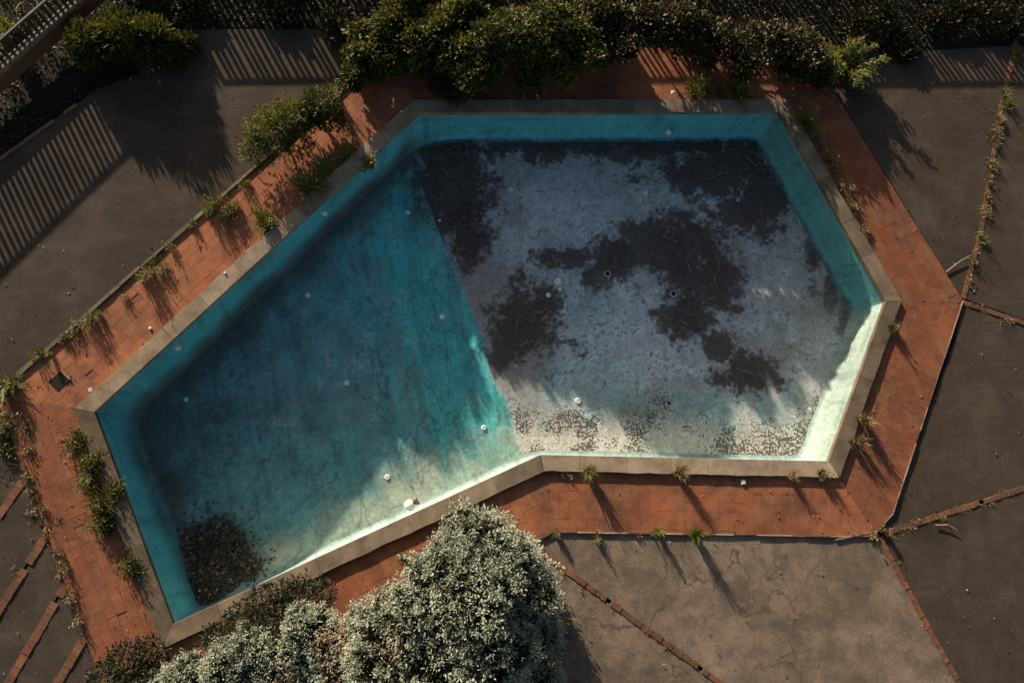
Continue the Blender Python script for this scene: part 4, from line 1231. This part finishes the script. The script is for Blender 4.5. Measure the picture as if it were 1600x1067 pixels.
silver_tree('silver_shrub', 'pale silver shrub below the pool corner', 'shrub', [lobe(400, 1020, 1.0, 0.36), lobe(360, 1045, 1.0, 0.36), lobe(430, 1050, 1.0, 0.38), lobe(300, 1055, 0.8, 0.32), lobe(480, 1065, 1.0, 0.4), lobe(260, 1075, 0.7, 0.3)], 5000, trunk_r=0.045, rust=[(G(450, 1050, 1.2), 0.25)])
shrub('dark_conifer', 'dark feathery shrub leaning over the lower left coping', 'shrub', [lobe(465, 938, 0.75, 0.38), lobe(420, 955, 0.75, 0.40), lobe(380, 985, 0.7, 0.38), lobe(500, 930, 0.5, 0.24), lobe(440, 985, 0.8, 0.4), lobe(345, 1000, 0.5, 0.28)], 6500, 0.07, 'conifer', aspect=0.3, up=0.5, z0=0.0, extra=0.02, trunk_r=0.035)
shrub('dark_conifer', 'dark shrub on the tiles below the lower left pool corner', 'shrub', [lobe(205, 1040, 0.6, 0.36), lobe(235, 1025, 0.5, 0.28), lobe(170, 1062, 0.5, 0.30), lobe(230, 1065, 0.6, 0.34)], 3600, 0.07, 'conifer', aspect=0.35, up=0.5, z0=0.0, extra=0.015, trunk_r=0.03)
# fallen seed head on the tiles
tuft('seed_head', 'grey round sprig on the tiles beside the silver tree', 'plant', 630, 865, 0.01, 0.09, 0.06, 40, 'silver', width=0.03, leafy=40)

# ------------------------------------------------------------------ litter in the pool
def litter(name, label, spots, n, size, zoff=0.0, heap=None):
    PP, DD, LL = [], [], []
    for (px, py, rx, ry, w) in spots:
        k = int(n*w)
        r = np.sqrt(rng.random(k)) if not heap else np.minimum(np.abs(rng.normal(0, 0.55, k)), 1.6); t = rng.random(k)*2*math.pi
        a = px+rx*r*np.cos(t); b = py+ry*r*np.sin(t)
        Q = np.array([floor_at(i, j) for i, j in zip(a, b)])
        if heap: Q[:, 2] += heap*np.clip(1-r**2, 0, 1)*rng.uniform(0.75, 1, k)*(0.6+0.8*fbm(Q[:, 0]*3, Q[:, 1]*3, 61, 3))
        Q[:, 2] += 0.008+0.012*rng.random(k)
        PP.append(Q)
        d = rng.normal(size=(k, 3)); d[:, 2] *= 0.25 if not heap else 0.5
        DD.append(d); LL.append(size*rng.uniform(0.5, 1.4, k))
    P, D, L = np.concatenate(PP), np.concatenate(DD), np.concatenate(LL)
    ins = inside(P[:, :2], offset_poly(foot, -0.02)) if False else inside(P[:, :2], offset_poly(RIM, -0.06))
    P, D, L = P[ins], D[ins], L[ins]
    R = np.clip(rng.random(len(P))**(1.5 if heap else 2.2)+0.02, 0, 1)
    return tag(link(name, leaf_mesh(name, P, D, L, L*0.65, R), M['litter']), label, 'leaf litter', kind='stuff')
litter('leaf_heap', 'heap of brown dead leaves in the deep corner of the pool', [(335, 862, 58, 50, 0.4), (322, 905, 48, 52, 0.35), (368, 886, 42, 26, 0.2), (308, 935, 30, 30, 0.15), (345, 840, 40, 26, 0.1)], 9500, 0.062, heap=0.09)
litter('leaf_litter', 'dark leaf litter lying along the top and slope of the shallow floor', [(705, 290, 62, 78, 0.22), (735, 365, 34, 50, 0.1), (900, 225, 290, 16, 0.25), (1120, 255, 90, 35, 0.12), (1185, 300, 40, 50, 0.08)], 11000, 0.028)
litter('leaf_litter', 'patches of dark leaf debris in the middle of the shallow floor', [(822, 505, 48, 48, 0.16), (1065, 390, 60, 42, 0.18), (1092, 445, 55, 42, 0.16), (962, 402, 30, 26, 0.07), (1160, 590, 38, 24, 0.05), (1075, 500, 30, 34, 0.07)], 5000, 0.027)
# scattered twigs, each its own
TW = [((1105, 282), (1146, 265)), ((1134, 288), (1143, 302)), ((1189, 318), (1192, 350)), ((862, 398), (871, 424)), ((834, 413), (868, 413)), ((905, 428), (930, 416)), ((1118, 400), (1123, 426)), ((1115, 430), (1119, 452)), ((1103, 469), (1120, 467)), ((940, 432), (952, 445)), ((718, 400), (731, 416)), ((800, 250), (830, 256)), ((1165, 245), (1190, 268)), ((808, 498), (810, 524)), ((834, 488), (850, 487)), ((1310, 455), (1330, 500)), ((690, 262), (704, 282)), ((742, 300), (760, 292)), ((1085, 238), (1110, 246)), ((1205, 262), (1216, 288)), ((1042, 372), (1060, 380)), ((1072, 408), (1080, 430)), ((812, 540), (836, 532)), ((1150, 575), (1176, 584)), ((1240, 340), (1252, 362)), ((960, 238), (986, 232)), ((1060, 500), (1078, 512))]
mats_tw = M['twig']
for i, (a, b) in enumerate(TW):
    A, B = floor_at(*a), floor_at(*b); A[2] += 0.02; B[2] += 0.03
    m_ = (A+B)/2+np.array((random.uniform(-.03, .03), random.uniform(-.03, .03), 0.02))
    mb = MB(); mb.tube([A, m_, B], [0.009, 0.007, 0.004], 5)
    t = B-A
    s_ = m_+np.array((-t[1], t[0], 0.0))*0.25*random.choice((-1, 1)); mb.tube([m_, (m_+s_)/2+t*0.1, s_+t*0.2], [0.005, 0.004, 0.002], 4)
    tag(mb.build('twig', mats_tw), 'thin pale twig lying on the shallow pool floor', 'twig', 'twigs on the pool floor')
# crumpled scraps
def scrap(px, py, s, mat, name, label):
    c = floor_at(px, py); mb = MB(); n = 9
    V = [(c[0], c[1], c[2]+0.05*s/0.1)]+[(c[0]+s*random.uniform(.5, 1)*math.cos(2*math.pi*k/n), c[1]+s*random.uniform(.5, 1)*math.sin(2*math.pi*k/n), c[2]+random.uniform(0.012, 0.05)) for k in range(n)]
    mb.add(V, [(0, 1+k, 1+(k+1) % n) for k in range(n)])
    tag(mb.build(name, M[mat]), label, 'litter')
scrap(1153, 313, 0.07, 'blue', 'plastic_scrap', 'blue plastic scrap among dark leaves on the pool floor')
scrap(951, 356, 0.06, 'blue', 'plastic_scrap', 'pale blue plastic scrap between the dirt patches')
scrap(1263, 637, 0.05, 'white', 'paper_scrap', 'white paper scrap near the lower right pool corner')
scrap(283, 912, 0.05, 'white', 'paper_scrap', 'pale scrap at the edge of the dead leaf heap')
# fallen stems lying across the concrete
for a, b, lab in [((1478, 425), (1524, 396), 'bare pale stem lying at the tile edge by the weedy joint'), ((800, 958), (900, 968), 'bare pale stem under the silver tree'), ((1462, 820), (1496, 828), 'bent pale stem below the brick strip')]:
    A, B = G(*a, 0.0), G(*b, 0.02); mb = MB(); mb.tube([A, (A+B)/2+np.array((0.02, 0.05, 0.01)), B], [0.012, 0.01, 0.006], 5)
    tag(mb.build('fallen_stem', M['twig']), lab, 'twig')
# dead leaves and crumbs blown over tiles and concrete
k = 5200
cx = rng.uniform(-20, 1620, k); cy = rng.uniform(60, 1080, k)
P = np.array([G(a, b, 0.0) for a, b in zip(cx, cy)])
okm = ~inside(P[:, :2], COP_OUT)
edge_near = np.min([seg_dist(P[:, :2], DECK[i], DECK[(i+1) % len(DECK)]) for i in range(len(DECK))]+[seg_dist(P[:, :2], COP_OUT[i], COP_OUT[(i+1) % NS]) for i in range(NS)], axis=0)
okm &= rng.random(k) < np.clip(0.25+1.2*np.exp(-edge_near/0.12), 0, 1)
P = P[okm]
P[:, 2] = np.where(inside(P[:, :2], DECK), 0.006, 0.0)
ta_n = np.array([-d[1], d[0]])
upper = ((P[:, :2]-ta) @ nn_ > 0)
P[:, 2] = np.where(inside(P[:, :2], DECK), 0.008, np.where(upper, 0.038, -0.018))
D = rng.normal(size=(len(P), 3)); D[:, 2] *= 0.2
L = rng.uniform(0.012, 0.045, len(P))
tag(link('blown_leaves', leaf_mesh('blown_leaves', P, D, L, L*0.6, rng.random(len(P))), M['litter']), 'dead leaves and crumbs blown over tiles and concrete', 'leaf litter', kind='stuff')
